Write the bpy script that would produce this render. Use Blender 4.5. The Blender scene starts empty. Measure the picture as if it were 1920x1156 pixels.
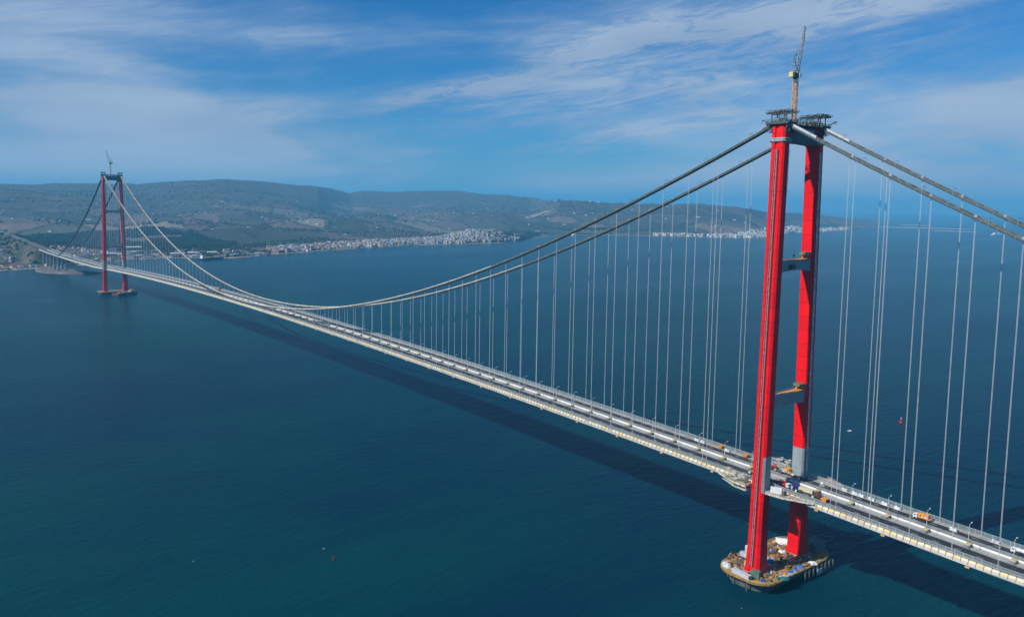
import bpy, math, random
import numpy as np
from mathutils import Matrix, Vector

random.seed(7)
RS = np.random.RandomState(11)
sc = bpy.context.scene
C = sc.collection

# ------------------------------------------------------------------ camera
CX, CY, CZ = -498.404, -310.514, 262.052
YAW, PIT, ROL = 0.66711, -0.09741, 0.01518
cam_d = bpy.data.cameras.new('camera')
cam = bpy.data.objects.new('camera', cam_d)
C.objects.link(cam)
fw = Vector((math.sin(YAW) * math.cos(PIT), math.cos(YAW) * math.cos(PIT), math.sin(PIT)))
r0 = Vector((math.cos(YAW), -math.sin(YAW), 0))
u0 = r0.cross(fw)
r2 = r0 * math.cos(ROL) + u0 * math.sin(ROL)
u2 = -r0 * math.sin(ROL) + u0 * math.cos(ROL)
mw = Matrix((r2, u2, -fw)).transposed().to_4x4()
mw.translation = Vector((CX, CY, CZ))
cam.matrix_world = mw
cam_d.sensor_width = 36
cam_d.sensor_fit = 'HORIZONTAL'
cam_d.lens = 28.014
cam_d.shift_x = 13.98 / 1920
cam_d.shift_y = -52.53 / 1920
cam_d.clip_start = 1
cam_d.clip_end = 150000
sc.camera = cam

# ------------------------------------------------------------------ view
sc.view_settings.view_transform = 'Standard'
sc.view_settings.look = 'None'
sc.view_settings.exposure = 0.0
sc.view_settings.gamma = 1.0
sc.view_settings.use_curve_mapping = False
sc.render.engine = 'CYCLES'
sc.cycles.use_denoising = True
sc.cycles.max_bounces = 6
sc.cycles.diffuse_bounces = 2
sc.cycles.glossy_bounces = 2
sc.cycles.volume_bounces = 1
sc.cycles.transparent_max_bounces = 12

# ------------------------------------------------------------------ sun
SUN = Vector((1.0, -0.23, -0.82)).normalized()
SUN_EL = math.asin(-SUN.z)
SUN_AZ = math.atan2(-SUN.x, -SUN.y)
sl = bpy.data.lights.new('sun', 'SUN')
sl.energy = 5.0
sl.angle = math.radians(0.5)
sl.color = (1.0, 0.95, 0.87)
so = bpy.data.objects.new('sun', sl)
so.rotation_euler = SUN.to_track_quat('-Z', 'Y').to_euler()
so.location = (-600, 200, 900)
C.objects.link(so)

# ------------------------------------------------------------------ world: sky with cirrus
world = bpy.data.worlds.new('World')
sc.world = world
world.use_nodes = True
nt = world.node_tree
nt.nodes.clear()
L = nt.links.new


def nd(tree, typ, **kw):
    n = tree.nodes.new(typ)
    for k, v in kw.items():
        setattr(n, k, v)
    return n


def mth(tree, op, a, b=None, c=None, clamp=False):
    n = tree.nodes.new('ShaderNodeMath')
    n.operation = op
    n.use_clamp = clamp
    for i, v in enumerate((a, b, c)):
        if v is None:
            continue
        if isinstance(v, (int, float)):
            n.inputs[i].default_value = v
        else:
            tree.links.new(v, n.inputs[i])
    return n.outputs[0]


def ramp(tree, fac, stops):
    n = tree.nodes.new('ShaderNodeValToRGB')
    e = n.color_ramp.elements
    while len(e) < len(stops):
        e.new(0.5)
    for i, (p, col) in enumerate(stops):
        e[i].position = p
        e[i].color = (*col, 1) if len(col) == 3 else col
    tree.links.new(fac, n.inputs[0])
    return n.outputs[0]


def mixc(tree, fac, a, b, mode='MIX'):
    n = tree.nodes.new('ShaderNodeMix')
    n.data_type = 'RGBA'
    n.blend_type = mode
    for sock, v in ((n.inputs['Factor'], fac), (n.inputs[6], a), (n.inputs[7], b)):
        if isinstance(v, (int, float)):
            sock.default_value = v
        elif isinstance(v, tuple):
            sock.default_value = (*v, 1)
        else:
            tree.links.new(v, sock)
    return n.outputs[2]


def build_sky():
    out = nd(nt, 'ShaderNodeOutputWorld')
    bg = nd(nt, 'ShaderNodeBackground')
    bg.inputs[1].default_value = 0.095
    sky = nd(nt, 'ShaderNodeTexSky')
    sky.sky_type = 'NISHITA'
    sky.sun_disc = False
    sky.sun_elevation = SUN_EL
    sky.sun_rotation = SUN_AZ
    sky.altitude = 200
    sky.air_density = 1.0
    sky.dust_density = 0.2
    sky.ozone_density = 3.0
    tint = mixc(nt, 1.0, sky.outputs[0], (0.11, 0.58, 1.0), 'MULTIPLY')
    tc = nd(nt, 'ShaderNodeTexCoord')
    sep = nd(nt, 'ShaderNodeSeparateXYZ')
    L(tc.outputs['Generated'], sep.inputs[0])
    DEG = 180 / math.pi
    az = mth(nt, 'MULTIPLY', mth(nt, 'ARCTAN2', sep.outputs[0], sep.outputs[1]), DEG)
    el = mth(nt, 'MULTIPLY', mth(nt, 'ARCSINE', sep.outputs[2]), DEG)

    def coords(sx, sy, off, shear=0.0):
        cb = nd(nt, 'ShaderNodeCombineXYZ')
        L(mth(nt, 'MULTIPLY', az, sx), cb.inputs[0])
        e = el if not shear else mth(nt, 'MULTIPLY_ADD', az, -shear, el)
        L(mth(nt, 'MULTIPLY', e, sy), cb.inputs[1])
        cb.inputs[2].default_value = off
        return cb.outputs[0]

    def noise(vec, scale, detail=6, rough=0.55, dist=0.0):
        n = nd(nt, 'ShaderNodeTexNoise')
        L(vec, n.inputs['Vector'])
        n.inputs['Scale'].default_value = scale
        n.inputs['Detail'].default_value = detail
        n.inputs['Roughness'].default_value = rough
        n.inputs['Distortion'].default_value = dist
        return n.outputs[0]

    def rng(v, a, b):
        m = nd(nt, 'ShaderNodeMapRange')
        m.interpolation_type = 'SMOOTHSTEP'
        L(v, m.inputs[0])
        m.inputs[1].default_value = a
        m.inputs[2].default_value = b
        return m.outputs[0]

    wisp = noise(coords(0.13, 0.85, 3.0, 0.14), 1.0, 12, 0.66, 0.9)
    wide = noise(coords(0.045, 0.22, 9.0, 0.05), 1.0, 5, 0.5, 0.3)
    fine = noise(coords(0.5, 2.6, 5.0, 0.16), 1.0, 9, 0.68, 1.0)

    def gauss(azc, elc, wa, we, shear=0.0):
        da = mth(nt, 'SUBTRACT', az, azc)
        de = mth(nt, 'SUBTRACT', el, elc)
        if shear:
            de = mth(nt, 'MULTIPLY_ADD', da, -shear, de)
        q = mth(nt, 'ADD', mth(nt, 'POWER', mth(nt, 'ABSOLUTE', mth(nt, 'DIVIDE', da, wa)), 2.0),
                mth(nt, 'POWER', mth(nt, 'ABSOLUTE', mth(nt, 'DIVIDE', de, we)), 2.0))
        return mth(nt, 'POWER', 2.71828, mth(nt, 'MULTIPLY', q, -1.0))

    def add(*v):
        o = v[0]
        for q in v[1:]:
            o = mth(nt, 'ADD', o, q)
        return o

    def sc_(v, k):
        return mth(nt, 'MULTIPLY', v, k)
    # soft grey-white banks
    bank = add(sc_(gauss(16, 5.0, 9, 1.9), 1.15), sc_(gauss(8, 9.0, 9, 3.2), 0.32), sc_(gauss(10, 5.6, 6, 1.4), 0.35), sc_(gauss(28, 3.6, 9, 1.2), 0.35), sc_(gauss(71, 6.5, 6, 3.0), 0.8),
               sc_(gauss(62, 3.0, 12, 2.5), 0.28), sc_(gauss(14, 1.9, 16, 0.8), 0.7), sc_(gauss(44, 1.2, 10, 0.6), 0.35), sc_(gauss(68, 1.4, 10, 1.1), 0.6))
    bank = mth(nt, 'MULTIPLY', bank, mth(nt, 'ADD', 0.22, add(sc_(rng(wide, 0.32, 0.62), 0.85), sc_(rng(fine, 0.3, 0.75), 0.3))))
    # bright wisps
    streak = add(sc_(gauss(39, 9.0, 7.5, 0.65, 0.24), 0.95), sc_(gauss(57, 12.3, 10, 1.1, 0.11), 1.15), sc_(gauss(47, 11.4, 6, 0.8, 0.2), 0.6), sc_(gauss(33, 7.2, 6, 0.6, 0.12), 0.45),
                 sc_(gauss(45, 4.6, 8, 0.55, 0.22), 0.6), sc_(gauss(52, 1.7, 10, 0.45), 0.5), sc_(gauss(54, 9.5, 13, 3.0, 0.1), 0.5), sc_(gauss(40, 6.5, 10, 1.6, 0.15), 0.3))
    streak = mth(nt, 'MULTIPLY', streak, mth(nt, 'ADD', 0.25, add(rng(wisp, 0.38, 0.66), sc_(rng(fine, 0.36, 0.7), 0.5))))
    gen = add(sc_(mth(nt, 'MULTIPLY', rng(wisp, 0.38, 0.8), rng(wide, 0.3, 0.65)), 0.4), sc_(rng(wide, 0.36, 0.7), 0.3))
    veil = mth(nt, 'MULTIPLY', mth(nt, 'POWER', 2.71828, mth(nt, 'MULTIPLY', mth(nt, 'ABSOLUTE', el), -0.36)), mth(nt, 'MULTIPLY_ADD', wide, 1.1, 0.1))
    cov = mth(nt, 'MINIMUM', add(bank, streak, gen, veil), 0.92)
    white = mixc(nt, rng(wide, 0.35, 0.65), (2.7, 3.9, 5.8), (4.2, 5.3, 6.9))
    col = mixc(nt, cov, tint, white)
    L(col, bg.inputs[0])
    L(bg.outputs[0], out.inputs[0])


build_sky()

# ------------------------------------------------------------------ helpers


def mat(name, col, rough=0.6, metal=0.0, var=0.18, scale=0.4, spec=0.4):
    m = bpy.data.materials.new(name)
    m.use_nodes = True
    t = m.node_tree
    b = t.nodes['Principled BSDF']
    b.inputs['Roughness'].default_value = rough
    b.inputs['Metallic'].default_value = metal
    b.inputs['Specular IOR Level'].default_value = spec
    g = nd(t, 'ShaderNodeNewGeometry')
    n = nd(t, 'ShaderNodeTexNoise')
    n.inputs['Scale'].default_value = scale
    n.inputs['Detail'].default_value = 5
    t.links.new(g.outputs['Position'], n.inputs['Vector'])
    d = tuple(max(0, c * (1 - 2 * var)) for c in col)
    e = tuple(min(1, c * (1 + 1.2 * var)) for c in col)
    t.links.new(ramp(t, n.outputs[0], [(0.3, d), (0.7, e)]), b.inputs['Base Color'])
    return m


def red_paint():
    m = mat('red_paint', (0.80, 0.002, 0.004), 0.5, 0, 0.04, 0.05, 0.2)
    t = m.node_tree
    b = t.nodes['Principled BSDF']
    src = b.inputs['Base Color'].links[0].from_socket
    g = nd(t, 'ShaderNodeNewGeometry')
    s = nd(t, 'ShaderNodeSeparateXYZ')
    t.links.new(g.outputs['Position'], s.inputs[0])
    fl = mth(t, 'FLOOR', mth(t, 'DIVIDE', s.outputs[2], 9.7))
    w = nd(t, 'ShaderNodeTexWhiteNoise')
    w.noise_dimensions = '1D'
    t.links.new(fl, w.inputs['W'])
    st = nd(t, 'ShaderNodeTexNoise')
    mpn = nd(t, 'ShaderNodeMapping')
    mpn.inputs['Scale'].default_value = (1, 1, 0.05)
    t.links.new(g.outputs['Position'], mpn.inputs[0])
    t.links.new(mpn.outputs[0], st.inputs['Vector'])
    st.inputs['Scale'].default_value = 0.9
    st.inputs['Detail'].default_value = 4
    k = mth(t, 'ADD', mth(t, 'MULTIPLY_ADD', w.outputs[0], 0.16, 0.70), mth(t, 'MULTIPLY', st.outputs[0], 0.40))
    sm = mth(t, 'FRACT', mth(t, 'DIVIDE', s.outputs[2], 9.7))
    k = mth(t, 'MULTIPLY', k, mth(t, 'SUBTRACT', 1.0, mth(t, 'MULTIPLY', mth(t, 'LESS_THAN', sm, 0.045), 0.4)))
    cb = nd(t, 'ShaderNodeCombineXYZ')
    for i in range(3):
        t.links.new(k, cb.inputs[i])
    t.links.new(mixc(t, 1.0, src, cb.outputs[0], 'MULTIPLY'), b.inputs['Base Color'])
    return m


def net_mat(name, col, alpha):
    m = bpy.data.materials.new(name)
    m.use_nodes = True
    t = m.node_tree
    b = t.nodes['Principled BSDF']
    b.inputs['Base Color'].default_value = (*col, 1)
    b.inputs['Roughness'].default_value = 0.7
    b.inputs['Alpha'].default_value = alpha
    return m


MT = {
    'red': red_paint(),
    'steel': mat('grey_steel', (0.30, 0.34, 0.36), 0.55),
    'primer': mat('grey_primer', (0.27, 0.31, 0.32), 0.55, 0, 0.08, 0.15),
    'dark': mat('dark_steel', (0.07, 0.085, 0.09), 0.6),
    'pale': mat('pale_steel', (0.62, 0.64, 0.64), 0.5),
    'white': mat('white_paint', (0.78, 0.79, 0.78), 0.5, 0, 0.06),
    'cable': mat('cable_wrap', (0.075, 0.10, 0.095), 0.6, 0, 0.45, 0.25),
    'rope': mat('galvanised_rope', (0.55, 0.57, 0.57), 0.45, 0, 0.08),
    'catwalk': mat('catwalk_mesh', (0.06, 0.085, 0.085), 0.75, 0, 0.4, 0.2),
    'girder': mat('girder_paint', (0.37, 0.35, 0.31), 0.5, 0, 0.1, 0.2),
    'inner': mat('girder_inner_white', (0.80, 0.80, 0.76), 0.5, 0, 0.05, 0.2),
    'grey_deck': mat('bare_deck_steel', (0.25, 0.26, 0.25), 0.65, 0, 0.15, 0.12),
    'asphalt': mat('asphalt', (0.035, 0.037, 0.042), 0.85, 0, 0.3, 0.12),
    'walk': mat('walkway_primer', (0.38, 0.36, 0.31), 0.75, 0, 0.15, 0.2),
    'cream': mat('cream_panel', (0.66, 0.58, 0.38), 0.6, 0, 0.08, 0.3),
    'yellow': mat('yellow_panel', (0.66, 0.52, 0.20), 0.6, 0, 0.1, 0.3),
    'buff': mat('buff_panel', (0.58, 0.42, 0.26), 0.6, 0, 0.1, 0.3),
    'orange': mat('orange_paint', (0.78, 0.30, 0.03), 0.55, 0, 0.1),
    'ochre': mat('ochre_paint', (0.31, 0.175, 0.04), 0.75, 0, 0.35, 0.2),
    'timber': mat('timber', (0.42, 0.27, 0.13), 0.8, 0, 0.3, 0.3),
    'brown': mat('brown_timber', (0.20, 0.12, 0.08), 0.85, 0, 0.3, 0.5),
    'blue': mat('blue_tarp', (0.03, 0.16, 0.50), 0.6, 0, 0.15),
    'navy': mat('navy_paint', (0.012, 0.03, 0.16), 0.5),
    'teal': mat('teal_tarp', (0.02, 0.16, 0.17), 0.6),
    'green': mat('green_paint', (0.10, 0.19, 0.13), 0.6),
    'black': mat('black_rubber', (0.02, 0.02, 0.022), 0.8),
    'glass': mat('dark_glass', (0.02, 0.03, 0.04), 0.1, 0, 0.02),
    'redv': mat('vehicle_red', (0.55, 0.03, 0.02), 0.4),
    'concrete': mat('concrete', (0.34, 0.33, 0.31), 0.85, 0, 0.2, 0.2),
    'grey_box': mat('light_grey_sheet', (0.50, 0.53, 0.56), 0.55, 0, 0.06),
    'net': net_mat('fence_netting', (0.36, 0.46, 0.50), 0.22),
    'grate': net_mat('gap_grating', (0.40, 0.42, 0.41), 0.8),
    'catnet': net_mat('catwalk_netting', (0.06, 0.09, 0.085), 0.55),
    'cable_lit': mat('cable_painted_sun', (0.62, 0.57, 0.47), 0.6, 0, 0.2, 0.1),
    'dark_red': mat('weathered_red', (0.24, 0.03, 0.025), 0.7),
    'rail': mat('rail_grey', (0.46, 0.45, 0.41), 0.55, 0, 0.2, 0.05),
    'head': mat('head_beam_paint', (0.09, 0.115, 0.12), 0.55, 0, 0.12, 0.15),
    'scaf': mat('scaffold_pale', (0.60, 0.58, 0.48), 0.7, 0, 0.3, 0.6),
}


class MB:
    def __init__(s):
        s.v, s.f, s.m = [], [], []

    def face(s, pts, mi=0):
        n = len(s.v)
        s.v += [tuple(p) for p in pts]
        s.f.append(tuple(range(n, n + len(pts))))
        s.m.append(mi)

    def hexa(s, p, mi=0):
        n = len(s.v)
        s.v += [tuple(q) for q in p]
        for q in ((0, 3, 2, 1), (4, 5, 6, 7), (0, 1, 5, 4), (1, 2, 6, 5), (2, 3, 7, 6), (3, 0, 4, 7)):
            s.f.append(tuple(n + i for i in q))
            s.m.append(mi)
        return s

    def box(s, c, d, rz=0.0, mi=0, taper=1.0):
        ca, sa = math.cos(rz), math.sin(rz)
        p = []
        for dz, k in ((-0.5, 1.0), (0.5, taper)):
            for dx, dy in ((-0.5, -0.5), (0.5, -0.5), (0.5, 0.5), (-0.5, 0.5)):
                x, y = dx * d[0] * k, dy * d[1] * k
                p.append((c[0] + x * ca - y * sa, c[1] + x * sa + y * ca, c[2] + dz * d[2]))
        return s.hexa(p, mi)

    def bar(s, a, b, w, h=None, mi=0):
        a, b = Vector(a), Vector(b)
        h = h or w
        d = (b - a)
        if d.length < 1e-6:
            return s
        d.normalize()
        up = Vector((0, 0, 1)) if abs(d.z) < 0.95 else Vector((0, 1, 0))
        r = d.cross(up).normalized() * (w / 2)
        u = r.cross(d).normalized() * (h / 2)
        return s.hexa([a - r - u, a + r - u, a + r + u, a - r + u, b - r - u, b + r - u, b + r + u, b - r + u], mi)

    def loft(s, rings, caps=True, mi=0):
        n0 = len(s.v)
        k = len(rings[0])
        for r in rings:
            s.v += [tuple(p) for p in r]
        for i in range(len(rings) - 1):
            for j in range(k):
                a = n0 + i * k + j
                b = n0 + i * k + (j + 1) % k
                s.f.append((a, b, b + k, a + k))
                s.m.append(mi)
        if caps:
            s.f.append(tuple(n0 + j for j in reversed(range(k))))
            s.f.append(tuple(n0 + (len(rings) - 1) * k + j for j in range(k)))
            s.m += [mi, mi]
        return s

    def tube(s, pts, r, n=6, mi=0, caps=True):
        rings = []
        P = [Vector(p) for p in pts]
        for i, p in enumerate(P):
            d = (P[min(i + 1, len(P) - 1)] - P[max(i - 1, 0)]).normalized()
            ref = Vector((1, 0, 0)) if abs(d.x) < 0.9 else Vector((0, 1, 0))
            a = d.cross(ref).normalized()
            b = d.cross(a).normalized()
            rr = r[i] if isinstance(r, (list, tuple)) else r
            rings.append([p + a * rr * math.cos(2 * math.pi * k / n) + b * rr * math.sin(2 * math.pi * k / n) for k in range(n)])
        return s.loft(rings, caps, mi)

    def cyl(s, c, r, h, n=12, mi=0, r2=None):
        r2 = r if r2 is None else r2
        R = lambda q, z: [(c[0] + q * math.cos(2 * math.pi * k / n), c[1] + q * math.sin(2 * math.pi * k / n), z) for k in range(n)]
        return s.loft([R(r, c[2]), R(r2, c[2] + h)], True, mi)

    def prism(s, poly, axis, a, b, mi=0):
        """polygon given in the two other axes, extruded along axis from a to b"""
        def P(u, v, w):
            return {'x': (w, u, v), 'y': (u, w, v), 'z': (u, v, w)}[axis]
        return s.loft([[P(u, v, a) for u, v in poly], [P(u, v, b) for u, v in poly]], True, mi)

    def build(s, name, mats, parent=None, off=(0, 0, 0), fix=True):
        me = bpy.data.meshes.new(name)
        ox, oy, oz = off
        vs = [(x - ox, y - oy, z - oz) for x, y, z in s.v] if off != (0, 0, 0) else s.v
        me.from_pydata(vs, [], s.f)
        if not isinstance(mats, (list, tuple)):
            mats = [mats]
        for m in mats:
            me.materials.append(m)
        if len(mats) > 1:
            me.polygons.foreach_set('material_index', s.m)
        if fix:
            import bmesh
            bm = bmesh.new()
            bm.from_mesh(me)
            bmesh.ops.recalc_face_normals(bm, faces=bm.faces)
            bm.to_mesh(me)
            bm.free()
        me.update()
        return link(name, me, parent)


def link(name, me, parent=None):
    o = bpy.data.objects.new(name, me)
    C.objects.link(o)
    if parent is not None:
        o.parent = parent
    return o


def tag(o, label=None, cat=None, group=None, kind=None):
    if label:
        o['label'] = label
    if cat:
        o['category'] = cat
    if group:
        o['group'] = group
    if kind:
        o['kind'] = kind
    return o


def root(name, loc, label, cat, group=None, rz=0.0):
    o = bpy.data.objects.new(name, None)
    C.objects.link(o)
    o.location = loc
    o.rotation_euler = (0, 0, rz)
    o.empty_display_size = 0.5
    return tag(o, label, cat, group)


def copy_tree(o, parent=None):
    c = o.copy()
    C.objects.link(c)
    if parent is not None:
        c.parent = parent
    for ch in list(o.children):
        copy_tree(ch, c)
    return c


def vnoise(x, y, seed=0):
    xi, yi = np.floor(x).astype(np.int64), np.floor(y).astype(np.int64)
    fx, fy = x - xi, y - yi
    fx, fy = fx * fx * (3 - 2 * fx), fy * fy * (3 - 2 * fy)

    def h(i, j):
        n = (i * 374761393 + j * 668265263 + seed * 974711) & 0x7fffffff
        n = ((n ^ (n >> 13)) * 1274126177) & 0x7fffffff
        return ((n ^ (n >> 16)) & 0xffff) / 65535.0
    return (h(xi, yi) * (1 - fx) + h(xi + 1, yi) * fx) * (1 - fy) + (h(xi, yi + 1) * (1 - fx) + h(xi + 1, yi + 1) * fx) * fy


def fbm(x, y, seed=0, o=4):
    s, a = 0, 0.5
    for k in range(o):
        s = s + a * (vnoise(x * 2 ** k, y * 2 ** k, seed + k) - 0.5)
        a *= 0.5
    return s * 2


def smooth(t):
    t = np.clip(t, 0, 1)
    return t * t * (3 - 2 * t)


# ------------------------------------------------------------------ bridge lines
TOP_X, BASE_X = 20.55, 25.59
STEP = 24.3
Z_SAD = 319.0


def deck_z(y):
    y = abs(y - 1011.5)
    if y < 1161.5:
        return 85.7 - 16.7 * (y / 1011.5) ** 2
    return float(np.interp(y, [1161.5, 1500, 1940, 2440, 3330, 4200, 6000], [63.68, 59.5, 57, 63, 73, 86, 100]))


def cable_z(y):
    if 0 <= y <= 2023:
        return 90.2 + (Z_SAD - 90.2) * ((y - 1011.5) / 1011.5) ** 2
    t = (-y if y < 0 else y - 2023) / 770.0
    e = 46.1 if y < 0 else 50.0
    return Z_SAD + (e - Z_SAD) * t - 4 * 32.6 * t * (1 - t)


def leg_x(z):
    return BASE_X + (TOP_X - BASE_X) * (z - 10) / 308.0


ORD = ['first', 'second', 'third', 'fourth', 'fifth', 'sixth', 'seventh', 'eighth', 'ninth', 'tenth', 'eleventh', 'twelfth', 'thirteenth', 'fourteenth', 'fifteenth',
       'sixteenth', 'seventeenth', 'eighteenth', 'nineteenth', 'twentieth']


def from_tower(y, ys):
    side = [q for q in sorted(ys, key=abs) if (q > 0) == (y > 0)]
    return ORD[side.index(y)] if side.index(y) < len(ORD) else None


# ------------------------------------------------------------------ sea
def make_sea():
    b = MB()
    b.face([(-44000, -44000, 0), (44000, -44000, 0), (44000, 44000, 0), (-44000, 44000, 0)])
    m = bpy.data.materials.new('sea_water')
    m.use_nodes = True
    t = m.node_tree
    p = t.nodes['Principled BSDF']
    g = nd(t, 'ShaderNodeNewGeometry')

    def mp(sx, sy, rz):
        q = nd(t, 'ShaderNodeMapping')
        q.inputs['Scale'].default_value = (sx, sy, 1)
        q.inputs['Rotation'].default_value = (0, 0, rz)
        t.links.new(g.outputs['Position'], q.inputs[0])
        return q.outputs[0]

    def noise(vec, s, d=3, r=0.5, dist=0.0):
        n = nd(t, 'ShaderNodeTexNoise')
        t.links.new(vec, n.inputs['Vector'])
        n.inputs['Scale'].default_value = s
        n.inputs['Detail'].default_value = d
        n.inputs['Roughness'].default_value = r
        n.inputs['Distortion'].default_value = dist
        return n.outputs[0]
    big = noise(mp(1, 2.2, 0.5), 0.0011, 4, 0.55, 0.5)
    mid = noise(mp(1, 2.6, -0.2), 0.007, 4, 0.6, 0.3)
    swell = noise(mp(0.35, 1.0, -0.62), 0.13, 4, 0.62, 0.6)
    chop = noise(mp(0.5, 1.0, -0.5), 0.45, 4, 0.65, 0.4)
    lane = noise(mp(0.25, 1.3, -0.35), 0.0022, 5, 0.6, 0.8)
    k = mth(t, 'ADD', mth(t, 'MULTIPLY', big, 0.5), mth(t, 'ADD', mth(t, 'MULTIPLY', mid, 0.2), mth(t, 'MULTIPLY', lane, 0.3)))
    t.links.new(ramp(t, k, [(0.43, (0.0004, 0.024, 0.048)), (0.57, (0.0006, 0.043, 0.052))]), p.inputs['Base Color'])
    p.inputs['Roughness'].default_value = 0.22
    p.inputs['IOR'].default_value = 1.333
    p.inputs['Specular IOR Level'].default_value = 0.035
    hgt = mth(t, 'ADD', mth(t, 'MULTIPLY', swell, 1.0), mth(t, 'MULTIPLY', chop, 0.35))
    bp = nd(t, 'ShaderNodeBump')
    bp.inputs['Distance'].default_value = 1.6
    t.links.new(mth(t, 'MULTIPLY_ADD', lane, 1.5, 0.05), bp.inputs['Strength'])
    t.links.new(mth(t, 'MULTIPLY_ADD', lane, 0.16, 0.14), p.inputs['Roughness'])
    t.links.new(hgt, bp.inputs['Height'])
    t.links.new(bp.outputs[0], p.inputs['Normal'])
    o = b.build('sea', m, fix=False)
    tag(o, kind='structure')


make_sea()

# ------------------------------------------------------------------ land
SH = [(-30, 3300), (-1.76, 3203), (3.09, 3183), (5.76, 3227), (6.87, 3270), (7.87, 3321), (9.18, 3369), (11.6, 3458), (12.53, 3646), (14.76, 3709),
      (18.08, 3706), (19.45, 3695), (22.0, 3929), (23.68, 4043), (26.6, 4307), (28.83, 4515), (31.08, 4756), (34.89, 4936), (37.95, 5136), (39.4, 5465),
      (40.24, 5997), (41.01, 6220), (42.53, 6608), (45.94, 6805), (49.66, 6824), (53.29, 6756), (56.46, 6911), (57.48, 7943), (58.15, 8513), (61.77, 10103),
      (62.24, 11261), (63.4, 12430)]
SK = [(-30, 0.0054), (-1.51, 0.00539), (5.96, 0.01128), (8.77, 0.01249), (11.14, 0.01407), (13.61, 0.0145), (14.89, 0.01744), (16.85, 0.02009), (18.86, 0.02216),
      (20.22, 0.02147), (23.02, 0.0181), (25.17, 0.01435), (27.17, 0.00916), (28.09, 0.01204), (29.57, 0.01118), (32.58, 0.01337), (34.47, 0.01258),
      (36.37, 0.01112), (38.28, 0.00965), (40.19, 0.00617), (41.72, 0.00294), (43.04, 0.00361), (45.87, 0.00237), (47.74, 0.00154), (49.95, 0.00242),
      (51.41, 0.00121), (54.98, -0.00356), (58.42, -0.00703), (61.0, -0.0125), (63.4, -0.02)]
SRID = [(-30, 10500), (20, 10500), (25, 11000), (27.5, 13000), (40, 13000), (42, 9300), (50, 9000), (55, 9500), (58, 11500), (63.4, 13500)]
col_ = lambda T, i: np.array([q[i] for q in T], float)


def polar(x, y):
    dx, dy = np.asarray(x, float) - CX, np.asarray(y, float) - CY
    return np.degrees(np.arctan2(dx, dy)), np.hypot(dx, dy)


def shore_r(az):
    return np.interp(az, col_(SH, 0), col_(SH, 1)) + 25 * fbm(az * 3.0, az * 0 + 3, 5)


DZ = np.vectorize(deck_z)


def land_z(x, y):
    x, y = np.asarray(x, float), np.asarray(y, float)
    az, R = polar(x, y)
    Rc = shore_r(az)
    tn = np.interp(az, col_(SK, 0), col_(SK, 1))
    Rs = np.interp(az, col_(SRID, 0), col_(SRID, 1))
    zs = np.maximum(CZ + tn * Rs, 4)
    t = np.clip((R - Rc) / (Rs - Rc), 0, 1.6)
    b = np.where(t <= 1, zs * (0.22 * t + 0.78 * t ** 1.9), zs * (1 - 0.9 * (t - 1)))
    amp = smooth(t * 3.5) * np.clip(1.15 - t ** 3, 0.27, 1)
    b = b + amp * np.clip(zs / 300, 0.05, 1) * (175 * fbm(x / 1700, y / 1700, 1) + 48 * fbm(x / 520, y / 520, 9) - 40 * np.abs(fbm(x / 900 + 7, y / 900, 31)))
    b = b + 58 * np.exp(-((az - 35.9) / 1.7) ** 2 - ((R - 5750) / 420) ** 2) + 34 * np.exp(-((az - 38.3) / 1.0) ** 2 - ((R - 5560) / 250) ** 2)
    b = b + 36 * np.exp(-((x + 60) / 330) ** 2) * smooth((y - 3060) / 480) * smooth((4700 - y) / 900)
    b = b + 22 * fbm(x / 380 + 3, y / 380, 41) * smooth((t - 0.55) * 4) * np.clip(zs / 300, 0.05, 1)
    d = R - Rc
    b = np.minimum(np.maximum(b, 1.5 + 1.5 * smooth(d / 120)), -2.0 + d * 0.12)
    # the approach road's embankment
    w = smooth((75 - np.abs(x)) / 52) * smooth((y - 3110) / 60)
    tgt = DZ(y) - 0.6
    b = np.where(w > 0, b * (1 - w) + np.maximum(b, tgt) * w, b)
    inner = (np.abs(x) < 18) & (y > 3150) & (y < 5600)
    b = np.where(inner, tgt, b)
    return b


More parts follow.
